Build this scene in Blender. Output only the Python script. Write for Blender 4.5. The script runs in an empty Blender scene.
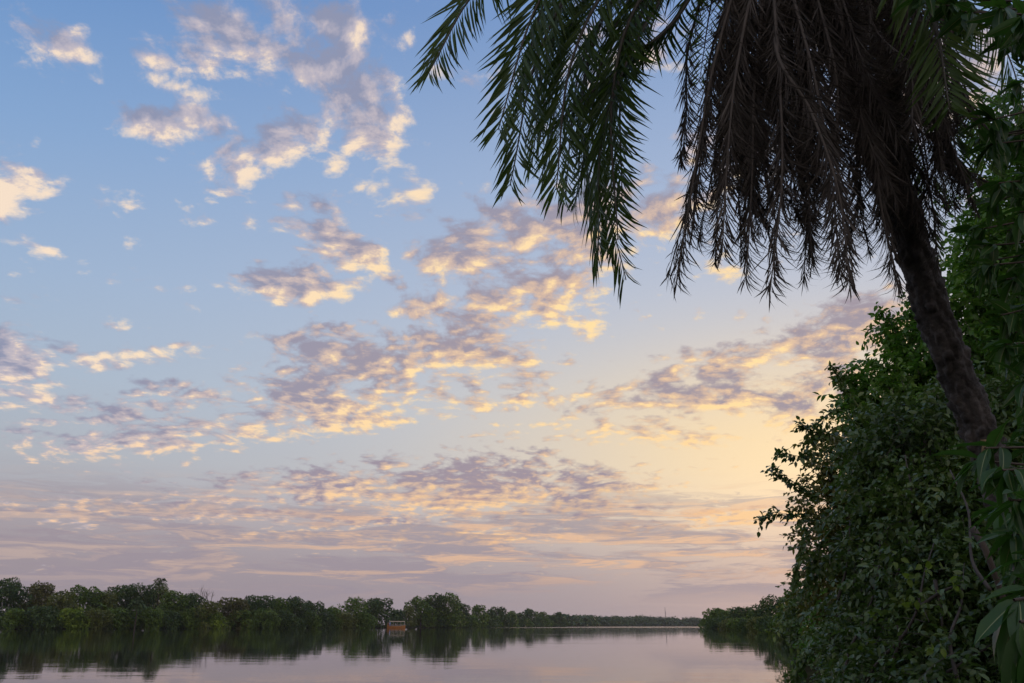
import bpy, math, random
import numpy as np
from mathutils import Vector, Matrix

C = bpy.context.scene
COL = C.collection
R = math.radians

# ------------------------------------------------------------------ camera
FPX = 882.0                      # focal length in pixels at 1024 wide
CAM_H = 1.15                     # eye height over the water
PITCH = math.atan((625.6 - 341.5) / FPX)
cam_data = bpy.data.cameras.new('camera')
cam = bpy.data.objects.new('camera', cam_data)
COL.objects.link(cam)
cam.location = (0, 0, CAM_H)
cam.rotation_euler = (math.pi / 2 + PITCH, 0, 0)
cam_data.sensor_width = 36.0
cam_data.lens = 36.0 * FPX / 1024.0
cam_data.clip_start = 0.05
cam_data.clip_end = 60000
C.camera = cam

def ray(px, py):
    """direction from the eye through a measured point of the photograph"""
    u = (px - 512.0) / FPX
    v = (341.5 - py) / FPX
    return Vector((u, math.cos(PITCH) - v * math.sin(PITCH), math.sin(PITCH) + v * math.cos(PITCH)))

def at(px, py, dist):
    """the place seen there at ground distance y = dist"""
    d = ray(px, py)
    return Vector((0, 0, CAM_H)) + d * (dist / d.y)

def azel(px, py):
    d = ray(px, py).normalized()
    return math.atan2(d.x, d.y), math.asin(d.z)

def lin(r, g, b):
    f = lambda c: c / 12.92 if c <= 0.04045 else ((c + 0.055) / 1.055) ** 2.4
    return (f(r / 255.0), f(g / 255.0), f(b / 255.0), 1.0)

# ------------------------------------------------------------------ render settings, exposure
C.view_settings.view_transform = 'Standard'
C.view_settings.look = 'None'
C.view_settings.exposure = 0.10
C.view_settings.gamma = 1.0
C.view_settings.use_curve_mapping = False
C.cycles.max_bounces = 6
C.cycles.diffuse_bounces = 2
C.cycles.glossy_bounces = 3
C.cycles.transmission_bounces = 3
C.cycles.volume_bounces = 0
C.cycles.transparent_max_bounces = 8
C.cycles.use_adaptive_sampling = True
C.cycles.adaptive_threshold = 0.015
C.cycles.use_denoising = True

# ------------------------------------------------------------------ sun and sky
SUN_AZ = azel(885, 440)[0]
SUN_EL = R(3.0)
sun_data = bpy.data.lights.new('sun', 'SUN')
sun = bpy.data.objects.new('sun', sun_data)
COL.objects.link(sun)
sun_data.energy = 0.5
sun_data.angle = R(0.5)
sun_data.color = (1.0, 0.72, 0.45)
sd = Vector((math.sin(SUN_AZ) * math.cos(SUN_EL), math.cos(SUN_AZ) * math.cos(SUN_EL), math.sin(SUN_EL)))
sun.rotation_euler = sd.to_track_quat('Z', 'Y').to_euler()

class Nodes:
    """short hand for building node trees"""
    def __init__(self, tree):
        self.t = tree
        self.n = tree.nodes
        self.l = tree.links
    def put(self, sock, v):
        if isinstance(v, bpy.types.NodeSocket):
            self.l.new(v, sock)
        elif v is not None:
            sock.default_value = v
    def m(self, op, a, b=None, c=None, clamp=False):
        n = self.n.new('ShaderNodeMath'); n.operation = op; n.use_clamp = clamp
        for i, v in enumerate((a, b, c)):
            if v is not None: self.put(n.inputs[i], v)
        return n.outputs[0]
    def v(self, op, a, b=None, scale=None):
        n = self.n.new('ShaderNodeVectorMath'); n.operation = op
        self.put(n.inputs[0], a)
        if b is not None: self.put(n.inputs[1], b)
        if scale is not None: self.put(n.inputs['Scale'], scale)
        return n.outputs['Value'] if op in ('LENGTH', 'DOT_PRODUCT', 'DISTANCE') else n.outputs['Vector']
    def xyz(self, x, y, z):
        n = self.n.new('ShaderNodeCombineXYZ')
        for i, v in enumerate((x, y, z)): self.put(n.inputs[i], v)
        return n.outputs[0]
    def sep(self, v):
        n = self.n.new('ShaderNodeSeparateXYZ'); self.put(n.inputs[0], v)
        return n.outputs
    def noise(self, vec, scale, detail=2.0, rough=0.5, lac=2.0, dim='2D', col=False):
        n = self.n.new('ShaderNodeTexNoise'); n.noise_dimensions = dim
        self.put(n.inputs['Vector'], vec); self.put(n.inputs['Scale'], scale)
        n.inputs['Detail'].default_value = detail; n.inputs['Roughness'].default_value = rough
        n.inputs['Lacunarity'].default_value = lac
        return n.outputs['Color'] if col else n.outputs['Fac']
    def ramp(self, fac, stops, mode='LINEAR'):
        n = self.n.new('ShaderNodeValToRGB'); n.color_ramp.interpolation = mode
        self.put(n.inputs[0], fac)
        e = n.color_ramp.elements
        while len(e) > 1: e.remove(e[-1])
        e[0].position, e[0].color = stops[0][0], stops[0][1]
        for p, c in stops[1:]:
            q = e.new(p); q.color = c
        return n.outputs[0]
    def mix(self, f, a, b, mode='MIX'):
        n = self.n.new('ShaderNodeMix'); n.data_type = 'RGBA'; n.blend_type = mode
        self.put(n.inputs[0], f); self.put(n.inputs[6], a); self.put(n.inputs[7], b)
        return n.outputs[2]
    def rng(self, v, a, b, c=0.0, d=1.0, smooth=True):
        n = self.n.new('ShaderNodeMapRange'); n.interpolation_type = 'SMOOTHSTEP' if smooth else 'LINEAR'
        n.clamp = True
        self.put(n.inputs[0], v)
        for i, k in enumerate((a, b, c, d)): self.put(n.inputs[i + 1], k)
        return n.outputs[0]

# the clouds: where each bank of cloud stands in the sky (x, y, half width, half height, tilt, weight), as measured
CLOUDS = [
 (42,40,42,34,20,.75),(8,48,18,14,0,.6),(195,42,62,36,10,.72),(265,30,40,24,0,.45),
 (335,28,85,34,10,.85),(335,85,92,54,25,1.0),(375,122,62,34,-5,1.0),(282,158,62,26,-15,.8),(385,55,40,30,40,.55),
 (142,133,56,26,12,.9),(190,118,34,36,35,.8),(170,85,36,18,0,.4),(130,70,30,18,0,.35),
 (8,206,34,24,0,.85),(46,202,14,9,0,.5),(132,206,20,11,0,.6),(187,210,26,10,0,.6),(60,263,42,12,12,.7),
 (120,240,10,6,0,.5),(275,184,18,9,0,.55),(225,182,20,8,0,.45),(345,178,17,14,0,.6),(402,188,36,24,-20,.65),(365,208,24,10,0,.5),
 (345,240,48,24,18,.85),(376,256,36,18,35,.8),(292,273,60,20,0,.8),(345,290,18,9,0,.4),(405,270,14,6,0,.45),
 (460,248,52,24,-8,.75),(520,232,72,36,-14,.95),(580,235,60,40,0,.95),(650,215,60,40,0,.85),(505,190,60,20,0,.4),
 (545,296,66,26,-6,.9),(495,306,40,18,0,.75),(580,329,24,11,0,.6),
 (424,304,44,20,-5,.85),(300,338,60,16,-10,.55),(345,352,78,30,-14,.8),(372,362,82,34,10,.85),(300,388,72,30,-10,.85),(465,352,72,30,10,.9),(490,360,44,24,10,.75),(350,405,100,24,-5,.85),
 (160,412,92,20,-6,.6),(150,438,110,26,-3,.6),(200,400,60,12,0,.5),(250,428,80,14,0,.6),(70,445,70,14,0,.5),
 (12,362,46,40,10,.9),(42,392,40,18,15,.7),(20,418,34,10,0,.5),(130,364,72,11,-2,.65),(130,328,24,8,0,.4),(180,352,20,8,0,.4),
 (860,322,80,34,-8,1.0),(790,352,90,24,-16,.85),(730,365,72,20,-8,.75),(740,398,100,20,-4,.8),(830,372,60,30,0,.75),(660,378,48,12,-6,.6),(690,372,40,18,0,.4),
 (590,398,90,18,0,.55),(500,402,80,12,0,.45),(640,430,90,12,0,.5),(690,436,60,12,0,.55),(800,424,60,13,0,.6),(540,432,60,8,0,.4),(850,395,60,20,0,.5),
 (470,488,165,30,0,1.0),(560,494,74,24,6,.9),(350,486,130,20,-3,.85),(235,500,110,14,0,.7),(110,508,130,11,0,.55),(300,518,150,8,0,.55),(430,448,30,5,0,.4),
 (480,536,60,7,0,.65),(745,519,90,9,-3,.8),(640,523,60,5,0,.5),(600,535,90,7,0,.5),(330,535,130,8,0,.5),
 (920,80,90,60,0,.8),(720,120,60,50,0,.5),(800,60,70,40,0,.5),(630,60,60,30,0,.4),(480,60,40,14,0,.4),(720,272,28,10,0,.5),
]

def build_sky():
    w = bpy.data.worlds.new('World'); C.world = w
    w.use_nodes = True
    N = Nodes(w.node_tree); N.n.clear()
    out = N.n.new('ShaderNodeOutputWorld'); bg = N.n.new('ShaderNodeBackground')
    N.l.new(bg.outputs[0], out.inputs[0])
    d = N.n.new('ShaderNodeTexCoord').outputs['Generated']
    x, y, z = N.sep(d)
    zc = N.m('MAXIMUM', z, 0.0)
    A = N.m('ARCTAN2', x, y)
    E = N.m('ARCSINE', N.m('MINIMUM', zc, 0.9999))
    # physical sky
    st = N.n.new('ShaderNodeTexSky'); st.sky_type = 'NISHITA'; st.sun_disc = False
    st.sun_elevation = SUN_EL; st.sun_rotation = SUN_AZ
    st.air_density = 1.0; st.dust_density = 1.5; st.ozone_density = 2.0
    phys = N.v('SCALE', st.outputs[0], scale=SKY_STRENGTH)
    # low dusty air: mauve at the skyline, cream where the sun is about to show
    Ed = N.m('MULTIPLY', E, 180 / math.pi / 60.0)
    air = N.ramp(Ed, [(0.0, lin(143, 128, 140)), (3/60, lin(149, 135, 146)), (6/60, lin(164, 153, 162)), (9.5/60, lin(170, 176, 186)),
                      (14/60, lin(165, 186, 208)), (20/60, lin(150, 181, 217)), (28/60, lin(124, 167, 217)), (38/60, lin(92, 143, 205)), (60/60, lin(84, 132, 200))])
    ga, ge = azel(800, 440)
    gx = N.m('DIVIDE', N.m('SUBTRACT', A, ga), R(19.0))
    gy = N.m('DIVIDE', N.m('SUBTRACT', E, ge), R(6.5))
    r2 = N.m('ADD', N.m('MULTIPLY', gx, gx), N.m('MULTIPLY', gy, gy))
    glow = N.m('POWER', 2.718, N.m('MULTIPLY', r2, -1.0))
    gx2 = N.m('DIVIDE', N.m('SUBTRACT', A, ga), R(48.0))
    gy2 = N.m('DIVIDE', N.m('SUBTRACT', E, ge), R(26.0))
    glow2 = N.m('POWER', 2.718, N.m('MULTIPLY', N.m('ADD', N.m('MULTIPLY', gx2, gx2), N.m('MULTIPLY', gy2, gy2)), -1.0))
    air = N.mix(N.m('MULTIPLY', glow2, 0.62), air, lin(214, 212, 220))
    air = N.mix(N.m('MULTIPLY', glow, 0.84), air, lin(253, 224, 172))
    back = N.rng(y, -0.05, -0.8, 0.0, 0.75)
    air = N.mix(back, air, lin(232, 214, 218))
    sky = N.mix(0.82, phys, air)
    low = N.rng(E, R(1.0), R(8.5), 1.0, 0.0)
    sky = N.mix(N.m('MULTIPLY', low, N.rng(N.m('ABSOLUTE', N.m('SUBTRACT', A, ga - 0.08)), 0.0, 0.5, 0.62, 0.9)), sky, lin(150, 139, 147))

    # ---- cloud field on a layer overhead
    den = N.m('ADD', zc, 0.20)
    P = N.xyz(N.m('DIVIDE', x, den), N.m('DIVIDE', y, den), 0.0)
    wn = N.v('SUBTRACT', N.noise(P, 2.6, 3.0, 0.55, col=True), (0.5, 0.5, 0.5))
    AE0 = N.xyz(A, E, 0.0)
    wz = N.m('MULTIPLY_ADD', zc, 0.16, 0.012)
    AE = N.v('ADD', AE0, N.v('MULTIPLY', N.v('SCALE', wn, scale=wz), (1.5, 0.9, 0.0)))
    def chain(vec, least=0):
        c = None
        for (px, py, rx, ry, tilt, wt) in CLOUDS:
            if rx < least: continue
            a0, e0 = azel(px, py)
            a1, e1 = azel(px + 1, py); a2, e2 = azel(px, py - 1)
            sa = math.hypot(a1 - a0, e1 - e0); se = math.hypot(a2 - a0, e2 - e0)
            rot = math.atan2(e1 - e0, a1 - a0) - R(tilt)
            mp = N.n.new('ShaderNodeMapping'); mp.vector_type = 'TEXTURE'
            N.l.new(vec, mp.inputs[0])
            mp.inputs[1].default_value = (a0, e0, 0); mp.inputs[2].default_value = (0, 0, rot)
            k = 1.5
            mp.inputs[3].default_value = (rx * sa * k, ry * se * k, 1)
            g = N.n.new('ShaderNodeTexGradient'); g.gradient_type = 'SPHERICAL'
            N.l.new(mp.outputs[0], g.inputs[0])
            # SMOOTH_MAX keeps neighbouring banks together
            if c is None: c = N.m('MULTIPLY', g.outputs['Fac'], wt)
            else:
                q = N.m('MULTIPLY', g.outputs['Fac'], wt)
                c = N.m('MAXIMUM', c, q)
        return c
    Cv = chain(AE)
    sA, sE = azel(820, 470)
    # toward the sun, a small step on the sky
    Pw = N.v('ADD', P, N.v('SCALE', wn, scale=0.10))
    s = Vector((math.sin(SUN_AZ + 0.25), math.cos(SUN_AZ + 0.25), 0.0))
    # the rest of the sky (behind and overhead) has scattered cloud of its own
    rest = N.m('MULTIPLY', N.rng(N.m('ABSOLUTE', A), 0.62, 0.9), 0.28)
    up = N.m('MULTIPLY', N.rng(E, 0.72, 0.95), 0.28)
    Cv = N.m('MAXIMUM', Cv, N.m('MAXIMUM', rest, up))
    def field(vec):
        big = N.noise(vec, 5.8, 2.0, 0.5, 2.1)
        fine = N.noise(vec, 17.0, 5.0, 0.60, 2.15)
        vo = N.n.new('ShaderNodeTexVoronoi'); vo.voronoi_dimensions = '2D'; vo.feature = 'SMOOTH_F1'
        vo.inputs['Smoothness'].default_value = 0.35; vo.inputs['Scale'].default_value = 23.0
        N.l.new(vec, vo.inputs['Vector'])
        puff = N.m('SUBTRACT', 0.92, vo.outputs['Distance'])
        return N.m('ADD', N.m('ADD', N.m('MULTIPLY', big, 0.38), N.m('MULTIPLY', fine, 0.49)), N.m('MULTIPLY', puff, 0.13))
    n1 = field(Pw)
    n2 = field(N.v('ADD', Pw, tuple(s * 0.030)))
    Cs = N.m('POWER', Cv, 0.75)
    dens = N.m('ADD', N.m('MULTIPLY', Cs, 0.73), N.m('MULTIPLY', N.m('SUBTRACT', n1, 0.5), 2.0))
    dens = N.m('SUBTRACT', dens, 0.225)
    alpha = N.m('MULTIPLY', N.rng(dens, -0.05, 0.34), N.rng(E, R(1.5), R(4.0)))
    AE2 = N.v('ADD', AE, (0.016, -0.018, 0.0))
    C2 = N.m('POWER', chain(AE2, 40), 0.75)
    rel = N.m('ADD', N.m('MULTIPLY', N.m('SUBTRACT', n1, n2), 3.6), N.m('MULTIPLY', N.m('SUBTRACT', Cs, C2), 1.1))
    lit = N.m('ADD', rel, N.m('MULTIPLY', dens, -0.75))
    lit = N.rng(lit, -0.40, 0.56, smooth=False)
    # colours
    near = N.rng(glow2, 0.28, 0.85, 0.0, 1.0)
    lowc = N.rng(E, R(4), R(16), 1.0, 0.0)
    litc = N.mix(near, lin(243, 220, 196), lin(255, 220, 160))
    litc = N.mix(N.m('MULTIPLY', lowc, 0.6), litc, lin(240, 186, 142))
    shc = N.mix(near, lin(140, 145, 170), lin(156, 145, 156))
    shc = N.mix(N.m('MULTIPLY', lowc, 0.7), shc, lin(150, 134, 148))
    midc = N.mix(near, lin(186, 178, 188), lin(216, 184, 158))
    cc = N.mix(N.rng(lit, 0.0, 0.60), shc, midc)
    cc = N.mix(N.rng(lit, 0.50, 0.95), cc, litc)
    sky = N.mix(N.m('MULTIPLY', alpha, 0.95), sky, cc)

    # ---- the layered streaks low over the skyline
    S = N.xyz(N.m('MULTIPLY', A, 7.0), N.m('MULTIPLY', E, 66.0), 0.0)
    Sw = N.v('ADD', S, N.v('SCALE', N.v('SUBTRACT', N.noise(S, 1.1, 3.0, 0.5, col=True), (0.5, 0.5, 0.5)), scale=1.1))
    m1 = N.noise(Sw, 0.9, 7.0, 0.65)
    m2 = N.noise(N.v('ADD', Sw, (0.12, -0.42, 0.0)), 0.9, 7.0, 0.65)
    band = N.m('MULTIPLY', N.rng(E, R(9.5), R(6.0)), N.rng(E, R(0.6), R(2.6)))
    sd_ = N.m('ADD', N.m('MULTIPLY', N.m('SUBTRACT', m1, 0.5), 2.2), 0.22)
    sa_ = N.m('MULTIPLY', N.rng(sd_, 0.0, 0.30), band)
    sl = N.rng(N.m('ADD', N.m('MULTIPLY', N.m('SUBTRACT', m1, m2), 3.5), N.m('MULTIPLY', sd_, -0.5)), -0.30, 0.42)
    sl = N.m('MULTIPLY', sl, N.rng(E, R(1.5), R(4.0), 0.15, 1.0))
    scol = N.mix(sl, lin(151, 140, 150), N.mix(near, lin(188, 167, 160), lin(230, 184, 146)))
    sky = N.mix(N.m('MULTIPLY', sa_, 0.70), sky, scol)
    N.l.new(sky, bg.inputs[0])
    bg.inputs[1].default_value = 1.0
    w.cycles.sampling_method = 'MANUAL'
    w.cycles.sample_map_resolution = 512
SKY_STRENGTH = 0.10
build_sky()

# ------------------------------------------------------------------ mesh helpers
def tag(o, label=None, cat=None, group=None, kind=None):
    if label: o['label'] = label
    if cat: o['category'] = cat
    if group: o['group'] = group
    if kind: o['kind'] = kind
    return o

def empty(name, loc=(0, 0, 0)):
    o = bpy.data.objects.new(name, None)
    o.empty_display_size = 0.2
    o.location = loc
    COL.objects.link(o)
    return o

class MB:
    """collects vertices and faces (triangles and quads) for ONE mesh object"""
    def __init__(self):
        self.v = []; self.f4 = []; self.f3 = []; self.n = 0; self.m4 = []; self.m3 = []
    def add(self, verts, f4=None, f3=None, mat=0):
        verts = np.asarray(verts, np.float64).reshape(-1, 3)
        self.v.append(verts)
        if f4 is not None and len(f4):
            f4 = np.asarray(f4, np.int64).reshape(-1, 4); self.f4.append(f4 + self.n); self.m4.append(np.full(len(f4), mat))
        if f3 is not None and len(f3):
            f3 = np.asarray(f3, np.int64).reshape(-1, 3); self.f3.append(f3 + self.n); self.m3.append(np.full(len(f3), mat))
        self.n += len(verts)
    def tube(self, pts, rad, seg=8, mat=0, cap=True):
        pts = np.asarray(pts, float); n = len(pts)
        rad = np.broadcast_to(np.asarray(rad, float), (n,))
        t = np.gradient(pts, axis=0); t /= np.linalg.norm(t, axis=1, keepdims=True) + 1e-9
        up = np.array([0.31, 0.17, 0.93]) if abs(t[0][2]) < 0.8 else np.array([0.9, 0.3, 0.1])
        a = np.cross(t, up); a /= np.linalg.norm(a, axis=1, keepdims=True) + 1e-9
        b = np.cross(t, a)
        ang = np.linspace(0, 2 * np.pi, seg, endpoint=False)
        ring = pts[:, None, :] + rad[:, None, None] * (np.cos(ang)[None, :, None] * a[:, None, :] + np.sin(ang)[None, :, None] * b[:, None, :])
        i = np.arange(n - 1)[:, None] * seg; j = np.arange(seg)[None, :]; k = (j + 1) % seg
        f = np.stack([i + j, i + k, i + seg + k, i + seg + j], -1).reshape(-1, 4)
        base = self.n
        self.add(ring.reshape(-1, 3), f, mat=mat)
        if cap:
            self.add(np.array([pts[0], pts[-1]]))
            e = np.arange(seg); e2 = (e + 1) % seg
            f3 = np.concatenate([np.stack([np.full(seg, self.n - 2), base + e2, base + e], -1),
                                 np.stack([np.full(seg, self.n - 1), base + (n - 1) * seg + e, base + (n - 1) * seg + e2], -1)])
            self.f3.append(f3); self.m3.append(np.full(len(f3), mat))
    def box(self, lo, hi, mat=0):
        x0, y0, z0 = lo; x1, y1, z1 = hi
        v = [(x0,y0,z0),(x1,y0,z0),(x1,y1,z0),(x0,y1,z0),(x0,y0,z1),(x1,y0,z1),(x1,y1,z1),(x0,y1,z1)]
        self.add(v, [(0,3,2,1),(4,5,6,7),(0,1,5,4),(1,2,6,5),(2,3,7,6),(3,0,4,7)], mat=mat)
    def build(self, name, mats, parent=None, smooth=False, origin=None):
        me = bpy.data.meshes.new(name)
        v = np.concatenate(self.v) if self.v else np.zeros((0, 3))
        if origin is not None: v = v - np.asarray(origin, float)
        f3 = np.concatenate(self.f3) if self.f3 else np.zeros((0, 3), int)
        f4 = np.concatenate(self.f4) if self.f4 else np.zeros((0, 4), int)
        mi = np.concatenate([np.concatenate(self.m3) if self.m3 else np.zeros(0, int), np.concatenate(self.m4) if self.m4 else np.zeros(0, int)])
        loops = np.concatenate([f3.ravel(), f4.ravel()]).astype(np.int32)
        starts = np.concatenate([np.arange(len(f3)) * 3, len(f3) * 3 + np.arange(len(f4)) * 4]).astype(np.int32)
        me.vertices.add(len(v)); me.vertices.foreach_set('co', v.astype(np.float32).ravel())
        me.loops.add(len(loops)); me.loops.foreach_set('vertex_index', loops)
        me.polygons.add(len(starts)); me.polygons.foreach_set('loop_start', starts)
        if smooth: me.polygons.foreach_set('use_smooth', np.ones(len(starts), bool))
        if not isinstance(mats, (list, tuple)): mats = [mats]
        for m in mats: me.materials.append(m)
        me.polygons.foreach_set('material_index', mi.astype(np.int32))
        me.update(calc_edges=True); me.validate()
        o = bpy.data.objects.new(name, me)
        COL.objects.link(o)
        if parent is not None: o.parent = parent
        return o

def rotations(fwd, nrm):
    """matrices whose columns are side, forward, normal"""
    f = fwd / (np.linalg.norm(fwd, axis=1, keepdims=True) + 1e-9)
    s = np.cross(f, nrm); s /= np.linalg.norm(s, axis=1, keepdims=True) + 1e-9
    n = np.cross(s, f)
    return np.stack([s, f, n], -1)

LEAF_V = np.array([(0,0,0),(-.5,.32,.06),(0,.32,-.03),(.5,.32,.06),(-.42,.66,.03),(0,.66,-.06),(.42,.66,.03),(0,1,-.14)], float)
LEAF_4 = np.array([(1,2,5,4),(2,3,6,5)]); LEAF_3 = np.array([(0,2,1),(0,3,2),(4,5,7),(5,6,7)])
def leaves(mb, pos, fwd, nrm, length, width, mat=0, bend=0.0):
    n = len(pos)
    M = rotations(fwd, nrm)
    L = np.broadcast_to(np.asarray(length, float), (n,)); W = np.broadcast_to(np.asarray(width, float), (n,))
    t = np.repeat(LEAF_V[None], n, 0).copy()
    t[:, :, 0] *= W[:, None]; t[:, :, 2] *= W[:, None] * 1.6
    B = np.broadcast_to(np.asarray(bend, float), (n,))
    y = t[:, :, 1]
    t[:, :, 2] -= B[:, None] * y * y * L[:, None]
    t[:, :, 1] = y * L[:, None] * (1 - 0.35 * np.abs(B)[:, None] * y)
    v = np.einsum('nij,nkj->nki', M, t) + pos[:, None, :]
    o = (np.arange(n) * 8)[:, None, None]
    mb.add(v.reshape(-1, 3), (LEAF_4[None] + o).reshape(-1, 4), (LEAF_3[None] + o).reshape(-1, 3), mat)

def clumps(mb, pos, nrm, size, rs, mat=0):
    """small tufts of leaf, one crooked four-cornered face each"""
    n = len(pos)
    f = rs.normal(size=(n, 3)); M = rotations(f, nrm)
    t = np.array([(-.5,0,0),(0,-.62,.12),(.5,.05,0),(.02,.6,-.12)])
    t = t[None] * (1 + rs.uniform(-.35, .35, (n, 4, 1))) * np.asarray(size).reshape(-1, 1, 1)
    v = np.einsum('nij,nkj->nki', M, t) + pos[:, None, :]
    o = (np.arange(n) * 4)[:, None]
    mb.add(v.reshape(-1, 3), np.arange(4)[None] + o, mat=mat)

def unit(rs, n):
    v = rs.normal(size=(n, 3)); return v / np.linalg.norm(v, axis=1, keepdims=True)

def bez(pts, n):
    """smooth path through the given points (Catmull-Rom)"""
    p = np.asarray(pts, float)
    p = np.concatenate([[2 * p[0] - p[1]], p, [2 * p[-1] - p[-2]]])
    out = []
    ts = np.linspace(0, len(p) - 3 - 1e-6, n)
    for t in ts:
        i = int(t); u = t - i
        a, b, c, d = p[i:i + 4]
        out.append(0.5 * ((2 * b) + (c - a) * u + (2 * a - 5 * b + 4 * c - d) * u * u + (3 * b - 3 * c + d - a) * u ** 3))
    return np.array(out)

# ------------------------------------------------------------------ materials
def new_mat(name):
    m = bpy.data.materials.new(name); m.use_nodes = True
    N = Nodes(m.node_tree); N.n.clear()
    out = N.n.new('ShaderNodeOutputMaterial')
    return m, N, out

def leaf_mat(name, cols, rough=0.5, trans=0.25, scale=1.0, spec=0.4, tcol=(0.10, 0.16, 0.02, 1)):
    """leaf colours differ from leaf to leaf and from spray to spray"""
    m, N, out = new_mat(name)
    rnd = N.n.new('ShaderNodeNewGeometry').outputs['Random Per Island']
    pos = N.n.new('ShaderNodeTexCoord').outputs['Object']
    patch = N.noise(pos, scale, 2.0, 0.5, dim='3D')
    f = N.m('ADD', N.m('MULTIPLY', rnd, 0.55), N.m('MULTIPLY', N.rng(patch, 0.3, 0.7), 0.45))
    k = len(cols)
    col = N.ramp(f, [(i / (k - 1), (*c, 1)) for i, c in enumerate(cols)])
    p = N.n.new('ShaderNodeBsdfPrincipled')
    N.put(p.inputs['Base Color'], col); p.inputs['Roughness'].default_value = rough
    p.inputs['Specular IOR Level'].default_value = spec
    tr = N.n.new('ShaderNodeBsdfTranslucent')
    N.put(tr.inputs[0], N.mix(0.5, col, tcol))
    mx = N.n.new('ShaderNodeMixShader'); mx.inputs[0].default_value = trans
    N.l.new(p.outputs[0], mx.inputs[1]); N.l.new(tr.outputs[0], mx.inputs[2]); N.l.new(mx.outputs[0], out.inputs[0])
    return m

def plain_mat(name, col, rough=0.7, vary=0.25, scale=6.0, bump=0.0, metal=0.0):
    m, N, out = new_mat(name)
    pos = N.n.new('ShaderNodeTexCoord').outputs['Object']
    n = N.noise(pos, scale, 5.0, 0.6, dim='3D')
    lo = tuple(c * (1 - vary) for c in col) + (1,); hi = tuple(min(1, c * (1 + vary)) for c in col) + (1,)
    p = N.n.new('ShaderNodeBsdfPrincipled')
    N.put(p.inputs['Base Color'], N.ramp(n, [(0.25, lo), (0.75, hi)]))
    p.inputs['Roughness'].default_value = rough; p.inputs['Metallic'].default_value = metal
    if bump:
        b = N.n.new('ShaderNodeBump'); b.inputs['Strength'].default_value = bump; b.inputs['Distance'].default_value = 0.02
        N.l.new(n, b.inputs['Height']); N.l.new(b.outputs[0], p.inputs['Normal'])
    N.l.new(p.outputs[0], out.inputs[0])
    return m

# ------------------------------------------------------------------ river, land
RIGHT_BANK = [(2.6,-80),(2.0,-4),(2.0,2),(2.3,5),(2.9,8),(3.7,11),(5.6,17.7),(10.6,34),(16.4,52),(29.5,100),(44,156),(62,250),(78,385),(150,430),(600,900),(1300,1500)]
LEFT_BANK = [(1700,2500),(800,2150),(400,1900),(250,1600),(122,1250),(55,1000),(18,800),(-16,640),(-24,520),(-40,470),(-62,447),(-110,375),(-166,300),(-235,200),(-300,60),(-360,-80),(-200,-420),(0,-420)]
RIVER = np.array(RIGHT_BANK + LEFT_BANK, float)

def river_sd(P):
    """distance to the shoreline: positive on land, negative in the river"""
    a = RIVER; b = np.roll(RIVER, -1, 0)
    best = np.full(len(P), 1e18); ins = np.zeros(len(P), bool)
    for p, q in zip(a, b):
        d = q - p; w = P - p
        t = np.clip((w @ d) / (d @ d), 0, 1)
        r = w - t[:, None] * d
        best = np.minimum(best, (r * r).sum(1))
        c = (p[1] > P[:, 1]) != (q[1] > P[:, 1])
        xi = p[0] + (P[:, 1] - p[1]) * d[0] / (d[1] if d[1] else 1e-9)
        ins ^= c & (P[:, 0] < xi)
    s = np.sqrt(best)
    return np.where(ins, -s, s)

def land_z(P):
    s = river_sd(np.asarray(P, float).reshape(-1, 2))
    r = np.hypot(*np.asarray(P, float).reshape(-1, 2).T)
    wob = 0.12 * np.sin(P[:, 0] * 1.3 + np.cos(P[:, 1] * 0.9)) * np.sin(P[:, 1] * 0.7)
    return np.where(s > 0, np.minimum(0.5, 0.03 + s * 0.13) + np.minimum(1.6, s * 0.004) + wob * np.clip(s, 0, 1), np.maximum(-2.2, s * 0.35))

def build_ground():
    na = 288
    rad = np.concatenate([[0.0], np.geomspace(0.6, 30, 60), np.geomspace(31.5, 9000, 110)])
    ang = np.linspace(0, 2 * np.pi, na, endpoint=False)
    P = np.stack([rad[:, None] * np.sin(ang), rad[:, None] * np.cos(ang)], -1).reshape(-1, 2)
    z = land_z(P)
    v = np.column_stack([P, z])
    i = np.arange(len(rad) - 1)[:, None] * na; j = np.arange(na)[None]; k = (j + 1) % na
    mb = MB(); mb.add(v, np.stack([i + j, i + na + j, i + na + k, i + k], -1).reshape(-1, 4)[na:])
    mb.add(v[:1] * 0 + v[na:2 * na].mean(0) if False else v[:0])
    m, N, out = new_mat('bank_soil')
    pos = N.n.new('ShaderNodeTexCoord').outputs['Object']
    n = N.noise(pos, 0.8, 8.0, 0.65, dim='3D')
    p = N.n.new('ShaderNodeBsdfPrincipled')
    N.put(p.inputs['Base Color'], N.ramp(n, [(0.3, (0.018, 0.016, 0.010, 1)), (0.55, (0.045, 0.042, 0.02, 1)), (0.75, (0.035, 0.05, 0.015, 1))]))
    p.inputs['Roughness'].default_value = 0.95; p.inputs['Specular IOR Level'].default_value = 0.0
    b = N.n.new('ShaderNodeBump'); b.inputs['Strength'].default_value = 0.6; b.inputs['Distance'].default_value = 0.1
    N.l.new(n, b.inputs['Height']); N.l.new(b.outputs[0], p.inputs['Normal']); N.l.new(p.outputs[0], out.inputs[0])
    tag(mb.build('ground', m, smooth=True), kind='structure')
build_ground()

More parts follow.
